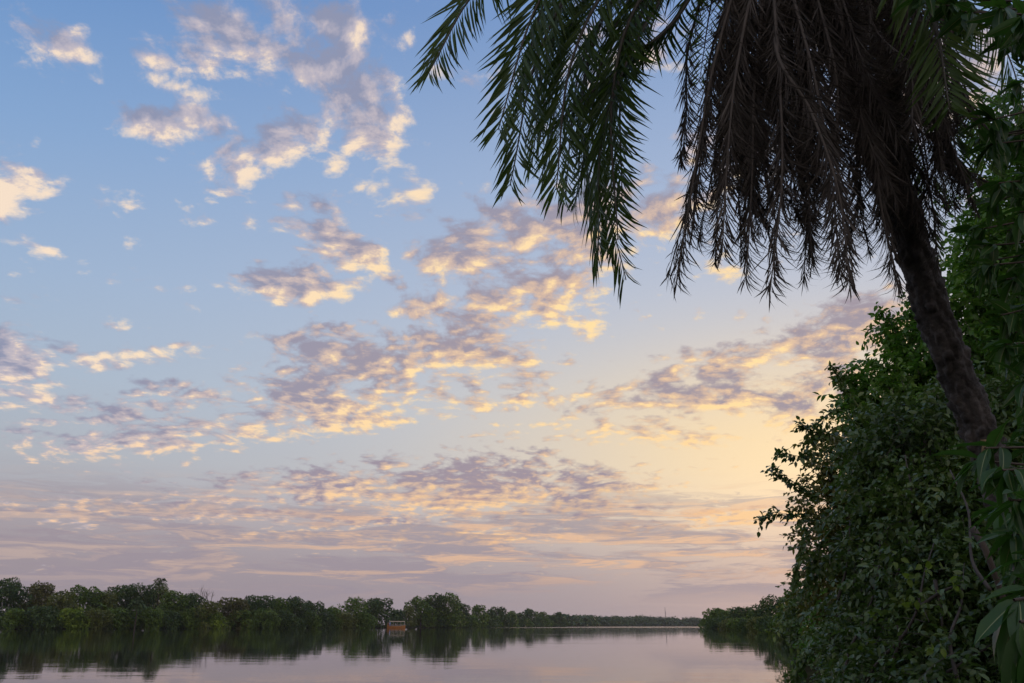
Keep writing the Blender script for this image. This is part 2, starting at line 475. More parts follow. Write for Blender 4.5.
def build_water():
    na = 96
    rad = np.concatenate([np.geomspace(0.5, 8600, 70)])
    ang = np.linspace(0, 2 * np.pi, na, endpoint=False)
    P = np.stack([rad[:, None] * np.sin(ang), rad[:, None] * np.cos(ang)], -1).reshape(-1, 2)
    v = np.column_stack([P, np.zeros(len(P))])
    i = np.arange(len(rad) - 1)[:, None] * na; j = np.arange(na)[None]; k = (j + 1) % na
    mb = MB(); mb.add(v, np.stack([i + j, i + na + j, i + na + k, i + k], -1).reshape(-1, 4))
    c = mb.n; mb.add([(0, 0, 0)]); e = np.arange(na)
    mb.f3.append(np.stack([np.full(na, c), e, (e + 1) % na], -1)); mb.m3.append(np.zeros(na, int))
    m, N, out = new_mat('river_water')
    g = N.n.new('ShaderNodeNewGeometry').outputs['Position']
    x, y, z = N.sep(g)
    # calm swell close by, breeze ruffling the open reach beyond the bend
    w1 = N.noise(N.xyz(N.m('MULTIPLY', x, 0.35), y, 0.0), 0.55, 3.0, 0.5)
    w2 = N.noise(N.xyz(N.m('MULTIPLY', x, 0.5), y, 0.0), 3.2, 2.0, 0.5)
    far = N.rng(y, 455.0, 500.0)
    line = N.m('MULTIPLY', N.rng(N.noise(N.xyz(N.m('MULTIPLY', x, 0.012), N.m('MULTIPLY', y, 0.10), 0.0), 1.0, 2.0), 0.57, 0.68), N.rng(y, 40.0, 90.0))
    patch = N.m('MULTIPLY', N.rng(N.noise(N.xyz(N.m('MULTIPLY', x, 0.05), N.m('MULTIPLY', y, 0.03), 7.3), 1.0, 2.0), 0.45, 0.7), 0.5)
    h = N.m('ADD', N.m('MULTIPLY', w1, 0.004), N.m('MULTIPLY', w2, N.m('MULTIPLY_ADD', far, 0.05, N.m('MULTIPLY_ADD', line, 0.003, N.m('MULTIPLY_ADD', patch, 0.0013, 0.0005)))))
    b = N.n.new('ShaderNodeBump'); b.inputs['Strength'].default_value = 1.0; b.inputs['Distance'].default_value = 1.0
    N.l.new(h, b.inputs['Height'])
    p = N.n.new('ShaderNodeBsdfPrincipled')
    p.inputs['Base Color'].default_value = (0.022, 0.022, 0.016, 1); p.inputs['Roughness'].default_value = 0.02
    p.inputs['IOR'].default_value = 1.333
    N.l.new(b.outputs[0], p.inputs['Normal']); N.l.new(p.outputs[0], out.inputs[0])
    tag(mb.build('water', m), kind='structure')
build_water()

def build_haze():
    mb = MB(); mb.box((-2600, -700, -3.3), (2600, 4200, 30.0))
    m, N, out = new_mat('river_haze')
    v = N.n.new('ShaderNodeVolumePrincipled')
    v.inputs['Color'].default_value = (0.86, 0.86, 0.92, 1); v.inputs['Density'].default_value = HAZE
    v.inputs['Anisotropy'].default_value = 0.3
    N.l.new(v.outputs[0], out.inputs['Volume'])
    tag(mb.build('haze', m), kind='stuff')
HAZE = 0.00007
build_haze()

# ------------------------------------------------------------------ trees of the far banks
GREEN = leaf_mat('leaf_green', [(0.032,0.062,0.007),(0.091,0.165,0.013),(0.171,0.247,0.023)], scale=0.35, trans=0.2)
DARK = leaf_mat('leaf_dark', [(0.019,0.043,0.009),(0.048,0.095,0.015),(0.098,0.154,0.022)], scale=0.35, trans=0.15)
OLIVE = leaf_mat('leaf_olive', [(0.050,0.059,0.010),(0.125,0.154,0.020),(0.205,0.214,0.035)], scale=0.35, trans=0.2)
RUSSET = leaf_mat('leaf_russet', [(0.047,0.044,0.010),(0.121,0.112,0.023),(0.161,0.190,0.030)], scale=0.35, trans=0.2)
BRIGHT = leaf_mat('leaf_bright', [(0.064,0.112,0.009),(0.163,0.258,0.015),(0.303,0.380,0.027)], scale=0.35, trans=0.25)
PALMLEAF = leaf_mat('far_palm_leaf', [(0.043,0.076,0.015),(0.108,0.161,0.029)], scale=0.35, trans=0.2)
BARK = plain_mat('bark', (0.075, 0.060, 0.045), 0.9, 0.4, 5.0, 0.6)
PALE_BARK = plain_mat('pale_bark', (0.16, 0.14, 0.12), 0.9, 0.3, 5.0, 0.4)
KINDS = {'green': GREEN, 'dark': DARK, 'olive': OLIVE, 'russet': RUSSET, 'bright': BRIGHT}

def far_tree(name, base, h, w, mat, seed, clump=0.5, low=-0.04, dens=1.0, loose=0.0):
    """a crown of leaf tufts on uneven limbs over a forked trunk"""
    rs = np.random.RandomState(seed); h = h * 0.92
    root = empty(name, base)
    n = rs.randint(12, 18)
    cen = []; rad = []
    for i in range(n):
        q = i / (n - 1)
        zz = h * (low + 0.12 + (0.90 - low - 0.12) * (q ** 0.8)) - 0.08 * h * rs.rand()
        spread = w * 0.5 * math.sqrt(max(0.05, 1 - ((zz / h - 0.45) / 0.62) ** 2)) * 0.72
        a = i * 2.4 + rs.rand() * 1.2
        r = w * rs.uniform(0.17, 0.27) * (1 - 0.25 * q)
        rr = spread * rs.uniform(0.35, 1.0)
        zz = min(zz, h - r * 0.8)
        if i < 4: zz = h * 0.10 + r * .3; rr = w * .34
        cen.append((rr * math.cos(a), rr * math.sin(a), zz)); rad.append(r)
    # the crown's top is a limb of its own
    cen.append((w * rs.uniform(-.12, .12), w * rs.uniform(-.1, .1), h - w * 0.17)); rad.append(w * 0.18)
    cen = np.array(cen); rad = np.array(rad)
    mb = MB()
    for c, r in zip(cen, rad):
        k = int(dens * 4 * math.pi * r * r / (clump * clump) * 1.05)
        u = unit(rs, k)
        u *= (rs.uniform(0.62, 1.0, (k, 1)) ** 0.5) * (1 + 0.15 * np.sin(u[:, :1] * 5 + u[:, 2:] * 7 + seed))
        if loose: u *= 1 + loose * (rs.rand(k, 1) ** 3)
        p = c + u * r * np.array([1, 1, 0.85])
        p = p[p[:, 2] > -0.15]
        nr = u[:len(p)] * 0.8 + rs.normal(size=(len(p), 3)) * 0.6
        clumps(mb, p, nr, clump * rs.uniform(0.55, 1.35, len(p)), rs)
    mb.build('crown', mat, root)
    t = MB()
    top = np.array([0, 0, h * 0.62])
    pts = bez([(0, 0, -1.2), (w * .02, 0, h * .2), (-w * .02, w * .02, h * .42), top], 10)
    t.tube(pts, np.linspace(h * 0.022, h * 0.008, 10), 7)
    for c, r in list(zip(cen, rad))[::2]:
        s = pts[rs.randint(3, 8)]
        t.tube(bez([s, (s + c) / 2 + rs.normal(size=3) * w * .03, c], 6), np.linspace(h * .009, h * .003, 6), 5)
    t.build('trunk', BARK, root)
    return root

def far_palm(name, base, h, seed, fl=2.6):
    rs = np.random.RandomState(seed); root = empty(name, base)
    t = MB(); pts = bez([(0, 0, -1), (.3, 0, h * .5), (.1, 0, h - fl * .4)], 12)
    t.tube(pts, np.linspace(.24, .15, 12), 8); t.build('trunk', BARK, root)
    mb = MB(); top = pts[-1]
    for i in range(30):
        a = i * 2.399; el = rs.uniform(-0.5, 1.3)
        d = np.array([math.cos(a) * math.cos(el), math.sin(a) * math.cos(el), math.sin(el)])
        L = fl * rs.uniform(.8, 1.1)
        c = bez([top, top + d * L * .55 + (0, 0, .15), top + d * L + np.array([0, 0, -L * .38])], 12)
        mb.tube(c, .025, 4, cap=False)
        for j in range(2, 12):
            tg = c[j] - c[j - 1]; tg /= np.linalg.norm(tg)
            sd = np.cross(tg, (0, 0, 1.)); sd /= np.linalg.norm(sd) + 1e-6
            f = np.array([sd + tg * .7 - (0, 0, .5), -sd + tg * .7 - (0, 0, .5)])
            leaves(mb, np.array([c[j]] * 2), f, np.array([[0, 0, 1.]] * 2), L * .30, .24)
    mb.build('fronds', PALMLEAF, root)
    return root

def bare_tree(name, base, h, w, seed):
    rs = np.random.RandomState(seed); root = empty(name, base); mb = MB()
    def grow(p, d, L, r, k):
        e = p + d * L
        mb.tube(bez([p, (p + e) / 2 + rs.normal(size=3) * L * .06, e], 5), np.linspace(r, r * .6, 5), 5)
        if k == 0: return
        for i in range(3 if k > 2 else 4):
            q = d + rs.normal(size=3) * .5; q[2] += .18; q /= np.linalg.norm(q)
            grow(p + d * L * rs.uniform(.55, 1), q, L * rs.uniform(.55, .75), r * .55, k - 1)
    grow(np.array([0, 0, -1.]), np.array([0, 0, 1.]), h * .5, .28, 4)
    mb.build('trunk', PALE_BARK, root)
    return root

ORD = ['first','second','third','fourth','fifth','sixth','seventh','eighth','ninth','tenth','eleventh','twelfth','thirteenth','fourteenth','fifteenth','sixteenth','seventeenth','eighteenth','nineteenth','twentieth']
LOOK = {'green': 'mid green rounded tree', 'dark': 'dark green dense tree', 'olive': 'olive brown tree', 'russet': 'russet tinged tree', 'bright': 'fresh green tree'}

def seat(px, dist):
    d = ray(px, 628.0)
    x, y = d.x / d.y * dist, dist
    return (x, y, float(land_z(np.array([[x, y]]))[0]))

# x of the crown's middle, y of its top, width (all measured), distance, kind, how it looks
LEFT = [
 (4,580,40,322,'dark','tall dark tree cut by the left edge of the photo'),
 (32,584,34,330,'russet','russet topped tree beside the tall dark tree at the left edge'),
 (57,592,30,322,'olive',''),
 (80,587,36,335,'green','broad mid green tree before the dip left of the palm crest'),
 (100,593,28,340,'olive',''),
 (118,586,30,350,'dark',''),
 (137,584,30,352,'dark','dark tree just left of the palm crest'),
 (153,588,26,362,'olive','olive tree behind the palm crest'),
 (170,590,26,350,'green','mid green tree just behind and right of the palm crest'),
 (188,592,30,355,'dark',''),
 (207,594,26,352,'olive','olive tree in front of the leafless tree'),
 (232,593,30,366,'russet','russet topped tree just right of the leafless tree'),
 (254,592,32,376,'dark',''),
 (275,594,26,384,'green',''),
 (291,594,30,392,'dark','dense dark tree ending the tall run of the left bank'),
 (312,599,28,405,'dark','rounded dark tree standing out past the tall run'),
 (330,607,20,418,'green','low green tree in the notch before the boat trees'),
 (354,598,28,430,'green','loose airy topped green tree two left of the boat'),
 (378,599,30,448,'dark','big dark tree right behind the wooden boat'),
 (396,611,16,458,'dark','low dark tree above the boat roof'),
 (408,607,14,470,'olive',''),
 (420,597,24,486,'green',''),
 (434,594,22,492,'dark','tallest dark tree of the cluster right of the boat'),
 (448,594,24,496,'green','airy topped tall tree of the cluster right of the boat'),
 (460,604,18,520,'dark',''),
]
FRONT = [(14,606,26,308,'green'),(40,604,30,312,'dark'),(68,606,28,318,'bright'),(94,607,26,324,'olive'),(116,606,28,334,'green'),(148,604,26,338,'green'),(166,608,24,342,'dark'),
 (190,606,26,350,'green'),(213,611,20,352,'bright'),(240,608,24,364,'green'),(262,607,26,370,'green'),(284,609,24,382,'dark'),(306,610,22,396,'green'),(322,614,20,406,'dark'),(342,611,22,420,'olive'),(362,611,20,434,'green')]

def build_left():
    i = 0
    for n, (px, top, wpx, dist, kind, lab) in enumerate(LEFT):
        b = seat(px, dist)
        h = (627.0 - top) * dist / FPX * 1.0 + 0.6; w = wpx * dist / FPX * 1.3
        airy = 'airy' in lab
        o = far_tree('broadleaf_tree', b, h, w, KINDS[kind], 100 + n, clump=0.5 if dist < 400 else 0.6, dens=0.7 if airy else 1.0, loose=0.35 if airy else 0.12)
        if not lab:
            lab = '%s, %s from the left edge along the back of the left bank' % (LOOK[kind], ORD[n]) if n < 20 else '%s in the tall cluster right of the boat' % LOOK[kind]
        tag(o, lab, 'tree', 'tall trees of the left bank')
    for n, (px, top, wpx, dist, kind) in enumerate(FRONT):
        b = seat(px, dist)
        h = ((628.0 - top) * dist / FPX + 0.4) * .86; w = wpx * dist / FPX * 1.2
        o = far_tree('waterside_shrub', (b[0], b[1], 0.1), h, w, KINDS[kind], 300 + n, clump=0.45, low=-0.06, loose=0.15)
        tag(o, 'low %s at the waterline, %s from the left along the left bank' % (LOOK[kind].replace('tree', 'shrub'), ORD[n]), 'shrub', 'low shrubs along the left waterline')
    b = seat(154, 356); tag(far_palm('palm_tree', b, (627 - 582) * 345 / FPX, 5, 3.3), 'palm crest poking above the treeline of the left bank', 'palm')
    b = seat(134, 332); tag(far_palm('palm_tree', b, (627 - 597) * 332 / FPX, 6, 3.2), 'shorter palm with spread fronds in front of the dark left bank trees', 'palm')
    b = seat(215, 360); tag(bare_tree('bare_tree', b, (627 - 583) * 360 / FPX * .98, 8, 11), 'leafless pale tree sticking up from the left bank treeline', 'tree')
    # beyond the bend the bank runs away into the distance
    AWAY = [(478,604,17,560,'green'),(489,609,15,600,'dark'),(499,606,18,640,'dark'),(511,611,14,690,'green'),(520,613,12,720,'dark'),(530,609,16,760,'dark'),(541,612,14,820,'green'),(551,615,13,860,'dark'),(558,612,13,900,'dark'),
            (424,612,20,482,'olive'),(444,611,22,490,'dark'),(464,613,16,522,'dark'),(472,615,14,548,'green'),(484,616,14,590,'dark'),(494,616,14,625,'green'),(506,617,13,670,'dark'),(517,618,12,715,'dark'),(526,618,12,750,'green'),(537,618,12,800,'dark'),(547,619,11,850,'green')]
    for n, (px, top, wpx, dist, kind) in enumerate(AWAY):
        b = seat(px, dist + 8)
        h = (626.8 - top) * dist / FPX; w = wpx * dist / FPX * 1.2
        o = far_tree('distant_tree' if n < 9 else 'waterside_shrub', (b[0], b[1], 0.2), h, w, KINDS[kind], 500 + n, clump=0.85 if n < 9 else .6, low=-0.04, loose=0.2)
        if n < 9: tag(o, '%s, %s going right from the gap after the tall cluster' % (LOOK[kind], ORD[n]), 'tree', 'distant trees past the tall cluster')
        else: tag(o, 'low %s at the waterline, %s going right from the boat' % (LOOK[kind].replace('tree', 'shrub'), ORD[n - 9]), 'shrub', 'low shrubs along the left waterline')
build_left()

def build_far_wood():
    """the wood on the far shore: one low mass a mile off"""
    rs = np.random.RandomState(77); mb = MB()
    for i in range(130):
        q = i / 129.0
        px = 556 + 160 * q + rs.uniform(-1, 1)
        dist = np.interp(px, [556, 590, 640, 700, 720], [1010, 1290, 1640, 1905, 1960]) + rs.uniform(10, 60)
        top = np.interp(px, [556, 584, 602, 626, 647, 665, 687, 705, 720], [615, 616, 617, 617, 617, 618.3, 619, 619, 619]) + rs.uniform(-1.2, 1.6)
        h = (626.6 - top) * dist / FPX
        d = ray(px, 628); base = np.array([d.x / d.y * dist, dist, 0.0]); w = rs.uniform(10, 20) * dist / 1500
        for k in range(4):
            c = base + np.array([rs.uniform(-.4, .4) * w, rs.uniform(-.4, .4) * w, h * rs.uniform(.25, .72)])
            r = min(w * .4, h * .36)
            u = unit(rs, 55)
            p = c + u * r * np.array([1.2, 1.2, 1.0]) * rs.uniform(.6, 1.05, (55, 1)); p[:, 2] = np.maximum(p[:, 2], .3)
            clumps(mb, p, u, 2.4 * rs.uniform(.6, 1.3, 55), rs)
        mb.tube([base, base + (0, 0, h * .6)], .4, 4)
        u = rs.uniform(-.5, .5, (40, 3)); p = base + u * np.array([w * 1.6, 6, 0]) + np.array([0, -8, 1.0]) + rs.uniform(0, 1, (40, 1)) * np.array([0, 0, h * .4])
        clumps(mb, p, rs.normal(size=(40, 3)), 2.6 * rs.uniform(.6, 1.3, 40), rs)
    o = mb.build('far_wood', DARK)
    tag(o, 'low dark wood along the far shore under the mauve skyline', 'wood', kind='stuff')
build_far_wood()

# right bank going away
YELLOW = leaf_mat('leaf_yellow_green', [(0.035,0.045,0.008),(0.105,0.11,0.016),(0.19,0.17,0.03)], scale=1.2, trans=0.35)
RIGHTB = [
 (724,611,30,372,'green','domed green tree at the tip of the right bank'),
 (743,609,26,330,'dark','second tree from the tip of the right bank'),
 (756,612,22,285,'green','low green tree between the second tree and the dark rise of the right bank'),
 (764,606,24,225,'dark','dark tree before the high rise of the right bank'),
 (781,595,36,150,'dark','tall dark tree forming the high rise of the right bank'),
 (810,588,44,105,'green','tree on the right bank half hidden by the near bushes'),
]
def build_right_far():
    for n, (px, top, wpx, dist, kind, lab) in enumerate(RIGHTB):
        d = ray(px, 628); x = d.x / d.y * dist
        h = (628.5 - top) * dist / FPX + CAM_H * 0.3; w = wpx * dist / FPX * 1.2
        z = float(land_z(np.array([[x, dist]]))[0])
        o = far_tree('broadleaf_tree', (x, dist, min(0.4, max(z, 0.0))), h, w, KINDS[kind], 700 + n, clump=max(.22, .5 * dist / 372), low=-0.05, loose=0.15)
        tag(o, lab, 'tree', 'trees of the right bank')
    low = [(720,619,22,375,'green'),(732,619,24,345,'dark'),(748,619,22,305,'olive'),(758,618,24,265,'green'),(763,617,24,228,'dark'),(770,615,26,196,'olive'),(777,613,28,166,'green'),(783,611,30,140,'dark'),(795,608,30,116,'green'),(802,606,30,96,'olive'),(808,604,34,78,'dark')]
    for n, (px, top, wpx, dist, kind) in enumerate(low):
        bx = np.array([p for p in RIGHT_BANK if 0 < p[1] < 420]); x = float(np.interp(dist, bx[:, 1], bx[:, 0])) + wpx * dist / FPX * (.30 if dist < 290 else .55)
        h = (628.5 - top) * dist / FPX; w = wpx * dist / FPX * 1.25
        o = far_tree('waterside_shrub', (x, dist, 0.1), h, w, KINDS[kind], 760 + n, clump=max(.2, .42 * dist / 372), low=-0.08, loose=0.2)
        tag(o, 'low %s at the waterline, %s from the tip of the right bank' % (LOOK[kind].replace('tree', 'shrub'), ORD[n]), 'shrub', 'low shrubs along the right waterline')
build_right_far()

# ------------------------------------------------------------------ boat, mast
def build_boat():
    base = Vector((-54.0, 432.0, 0.0))
    root = empty('river_boat', base); root.rotation_euler = (0, 0, R(4)); root.scale = (.94, .94, .94)
    tag(root, 'orange hulled wooden passenger boat with flat roof canopy by the left bank', 'boat')
    orange = plain_mat('orange_paint', (0.55, 0.23, 0.06), 0.6, 0.35, 2.0)
    white = plain_mat('white_paint', (0.45, 0.40, 0.33), 0.6, 0.2, 2.0)
    cream = plain_mat('canopy_cloth', (0.60, 0.47, 0.32), 0.8, 0.2, 2.0)
    wood = plain_mat('boat_wood', (0.20, 0.12, 0.06), 0.7, 0.3, 3.0)
    blue = plain_mat('blue_cloth', (0.30, 0.36, 0.62), 0.8, 0.2, 3.0)
    dark = plain_mat('dark_window', (0.06, 0.05, 0.045), 0.8, 0.2, 3.0)  # dark tone of the cabin window
    L, B = 9.0, 2.5
    xs = np.linspace(-L / 2, L / 2, 15); rings = []
    for x in xs:
        q = x / (L / 2)
        wv = B / 2 * max(.10, (1 - abs(q) ** 3.2)); sheer = 1.05 + .55 * abs(q) ** 3; keel = -.45 + .55 * abs(q) ** 4
        rings.append([(x, -wv, sheer), (x, -wv * .88, .35), (x, -wv * .4, keel), (x, wv * .4, keel), (x, wv * .88, .35), (x, wv, sheer)])
    v = np.array(rings); n, s = v.shape[:2]; mb = MB()
    mb.add(v.reshape(-1, 3), [(i * s + j, i * s + j + 1, (i + 1) * s + j + 1, (i + 1) * s + j) for i in range(n - 1) for j in range(s - 1)])
    mb.add(v[0], [(0, 1, 4, 5), (1, 2, 3, 4)]); mb.add(v[-1], [(5, 4, 1, 0), (4, 3, 2, 1)])
    hull = mb.build('hull', orange, root)
    d = MB(); wv = v[:, 0, 1]
    top = np.array([[(x, w_ * .93, .92), (x, -w_ * .93, .92)] for x, w_ in zip(xs, wv)]).reshape(-1, 3)
    d.add(top, [(2 * i, 2 * i + 1, 2 * i + 3, 2 * i + 2) for i in range(n - 1)]); d.build('deck', wood, root)
    g = MB()
    for sgn in (0, 5): g.tube(v[:, sgn], .07, 6)
    g.build('gunwale', white, root)
    c = MB(); cx = np.linspace(-3.3, 4.2, 9)
    for k, yv in enumerate(np.linspace(-1.3, 1.3, 7)):
        pass
    a = np.linspace(-1.35, 1.35, 9)
    up = np.array([[(x, y, 3.35 - .12 * (y / 1.35) ** 2 + .03 * math.sin(x * 2.2)) for y in a] for x in cx]); dn = up - (0, 0, .26)
    idx = lambda i, j: i * 9 + j
    f = [(idx(i, j), idx(i + 1, j), idx(i + 1, j + 1), idx(i, j + 1)) for i in range(8) for j in range(8)]
    c.add(up.reshape(-1, 3), f); c.add(dn.reshape(-1, 3), [t[::-1] for t in f])
    for j in (0, 8): c.add(np.concatenate([up[:, j], dn[:, j]]), [(i, i + 1, i + 10, i + 9) for i in range(8)])
    for i in (0, 8): c.add(np.concatenate([up[i], dn[i]]), [(j, j + 1, j + 10, j + 9) for j in range(8)])
    c.build('canopy', cream, root)
    for x in (-3.1, -1.3, .5, 2.3, 4.0):
        for y in (-1.12, 1.12):
            p = MB(); p.tube([(x, y, .9), (x, y, 3.28)], .05, 6); p.build('post', white, root)
    for y in (-1.18, 1.18):
        r = MB(); r.tube([(-3.1, y, 1.75), (4.0, y, 1.75)], .035, 6); r.tube([(-3.1, y, 1.4), (4.0, y, 1.4)], .03, 6)
        r.build('railing', white, root)
    for x in (-2.2, -.6, 1.0, 2.6):
        b = MB(); b.box((x - .25, -1.0, 1.3), (x + .25, 1.0, 1.38)); b.box((x - .22, -.95, .92), (x - .1, .95, 1.3)); b.box((x + .18, -1.0, 1.38), (x + .26, 1.0, 1.85))
        b.build('bench', wood, root)
    w = MB(); w.box((-4.25, -.75, .92), (-3.35, .75, 2.5)); cab = w.build('cabin', orange, root)
    w = MB(); w.box((-4.1, -.76 - .02, 1.65), (-3.5, -.755, 2.3)); w.build('window', dark, cab)
    w = MB(); w.box((-4.35, -.85, 2.5), (-3.25, .85, 2.6)); w.build('roof', white, cab)
    for x in (-1.9, .1, 2.2):
        w = MB()
        pl = [(x + .42 * math.cos(t), -1.3, 1.32 + .28 * math.sin(t)) for t in np.linspace(0, 2 * np.pi, 15)]
        w.tube(pl, .09, 6, cap=False); w.build('life_ring', white, root)
    w = MB(); w.tube([(-3.0, -1.0, 3.3), (-3.0, -1.0, 4.2)], .03, 5); w.build('flag_pole', white, root)
    w = MB(); w.box((-3.25, -1.24, 1.0), (-2.75, -1.19, 2.9)); w.build('curtain', blue, root)
build_boat()

def build_mast():
    d = ray(666, 628); y = 1870.0; x = d.x / d.y * y; h = (626.0 - 608.5) * y / FPX
    root = empty('radio_mast', (x, y, 0))
    tag(root, 'thin radio mast rising above the far wood on the skyline', 'mast')
    steel = plain_mat('mast_steel', (0.10, 0.09, 0.09), 0.5, 0.2, 1.0, metal=0.4)
    mb = MB()
    for k in range(3):
        a = k * 2.094
        mb.tube([(math.cos(a) * .8, math.sin(a) * .8, 0), (math.cos(a) * .5, math.sin(a) * .5, h * .8)], .18, 5)
    for i in range(18):
        z0 = h * .8 * i / 18; z1 = h * .8 * (i + 1) / 18
        for k in range(3):
            a = k * 2.094; b = a + 2.094
            mb.tube([(math.cos(a) * .7, math.sin(a) * .7, z0), (math.cos(b) * .7, math.sin(b) * .7, z1)], .09, 4)
    mb.build('lattice', steel, root)
    mb = MB(); mb.tube([(0, 0, h * .78), (0, 0, h)], .28, 6); mb.build('antenna', steel, root)
    for k in range(3):
        a = k * 2.094 + .5; mb = MB(); mb.tube([(math.cos(a) * 16, math.sin(a) * 16, 0), (0, 0, h * .75)], .05, 4); mb.build('guy_wire', steel, root)
build_mast()

# ------------------------------------------------------------------ the near right bank
BUSHLEAF = leaf_mat('bush_leaf', [(0.024,0.046,0.013),(0.050,0.096,0.022),(0.093,0.152,0.035),(0.143,0.195,0.043)], rough=0.36, trans=0.30, scale=0.9, spec=0.5, tcol=(0.10,0.20,0.02,1))
VINELEAF = leaf_mat('vine_leaf', [(0.035,0.062,0.013),(0.075,0.119,0.020),(0.138,0.188,0.030)], rough=0.45, trans=0.32, scale=0.9, spec=0.4, tcol=(0.14,0.26,0.02,1))
UPPERLEAF = leaf_mat('upper_leaf', [(0.032,0.074,0.011),(0.069,0.157,0.019),(0.111,0.227,0.025),(0.158,0.268,0.030)], rough=0.42, trans=0.38, scale=0.9, spec=0.45, tcol=(0.10,0.30,0.02,1))
MANGO = leaf_mat('mango_leaf', [(0.016,0.044,0.011),(0.032,0.086,0.018),(0.055,0.127,0.024)], rough=0.40, trans=0.32, scale=1.0, spec=0.42, tcol=(0.10,0.28,0.02,1))
RIB = plain_mat('leaf_rib', (0.16, 0.20, 0.07), 0.5, 0.2, 20.0)
LIME = leaf_mat('lime_leaf', [(0.06,0.11,0.012),(0.13,0.19,0.02)], rough=0.4, trans=0.45, scale=2.0, tcol=(0.22,0.36,0.03,1))
GREYTWIG = plain_mat('grey_twig', (0.068, 0.060, 0.050), 0.9, 0.3, 20.0, 0.4)

def pxr(rpx, p):
    """size of rpx photograph pixels at the place p"""
    f = Vector((0, math.cos(PITCH), math.sin(PITCH)))
    return rpx * (Vector(p) - cam.location).dot(f) / FPX

def spray(mb, start, dirs, length, rs, leaf, lw, per=8, twig=None, droop=0.25, bend=0.25):
    """leafy twigs: leaves set alternately along each"""
    n = len(start); d = dirs / np.linalg.norm(dirs, axis=1, keepdims=True)
    t = np.linspace(0.18, 1.0, per)
    L = np.asarray(length) * np.ones(n)
    P = start[:, None] + d[:, None] * (L[:, None] * t)[:, :, None]
    P[:, :, 2] -= droop * (L[:, None] * t * t)
    side = np.cross(d, rs.normal(size=(n, 3)) * .5 + np.array([0, 0, 1.])); side /= np.linalg.norm(side, axis=1, keepdims=True) + 1e-9
    sg = np.where(np.arange(per) % 2 == 0, 1., -1.)[None, :, None]
    f = d[:, None] * rs.uniform(.2, .9, (n, per, 1)) + side[:, None] * sg * rs.uniform(.5, 1.0, (n, per, 1)) + rs.normal(size=(n, per, 3)) * .28
    f[:, :, 2] -= rs.uniform(0.05, .55, (n, per))
    nr = np.array([0, 0, 1.])[None, None] + rs.normal(size=(n, per, 3)) * .55
    m = n * per
    leaves(mb, P.reshape(m, 3), f.reshape(m, 3), nr.reshape(m, 3), leaf * rs.uniform(.55, 1.2, m), leaf * lw * rs.uniform(.8, 1.2, m), bend=rs.uniform(0, bend, m))
    if twig is not None:
        for i in range(0, n, twig[0]):
            q = np.concatenate([start[i:i + 1], P[i, ::3], P[i, -1:]])
            twig[1].tube(q, np.linspace(twig[2], twig[2] * .4, len(q)), 4, cap=False)

def leafy_mass(lobes, rs, leaf, lw, cover, droop, mb, tw, per=8, tlen=0.36, twr=0.005, every=5, squash=0.95):
    for (px, py, y, rpx) in lobes:
        c = np.array(at(px, py, y)); r = pxr(rpx, c)
        k = int(cover * 4 * math.pi * r * r / (leaf * leaf * lw * 0.62) / per)
        u = unit(rs, k)
        w = 0.76 + 0.30 * np.sin(u[:, 0] * 4.6 + u[:, 2] * 6.1 + px) * np.cos(u[:, 1] * 3.7 + px * .3) + 0.10 * rs.normal(size=k)
        w = np.where(rs.rand(k) < 0.35, w * rs.uniform(.45, .9, k), w)
        p = c + u * (r * w)[:, None] * np.array([1, 1, squash])
        d = u * .8 + rs.normal(size=(k, 3)) * .55 + np.array([0, 0, -droop])
        ok = p[:, 2] > 0.03
        spray(mb, p[ok], d[ok], tlen * min(1.2, r / .6) * rs.uniform(.6, 1.2, ok.sum()), rs, leaf, lw, per, (every, tw, twr), droop=.3)

def path3(pts):
    return [np.array(at(*p)) for p in pts]

def limb(mb, pts, r0, r1, n=14, seg=6):
    p = bez(path3(pts), n); mb.tube(p, np.linspace(r0, r1, n), seg); return p

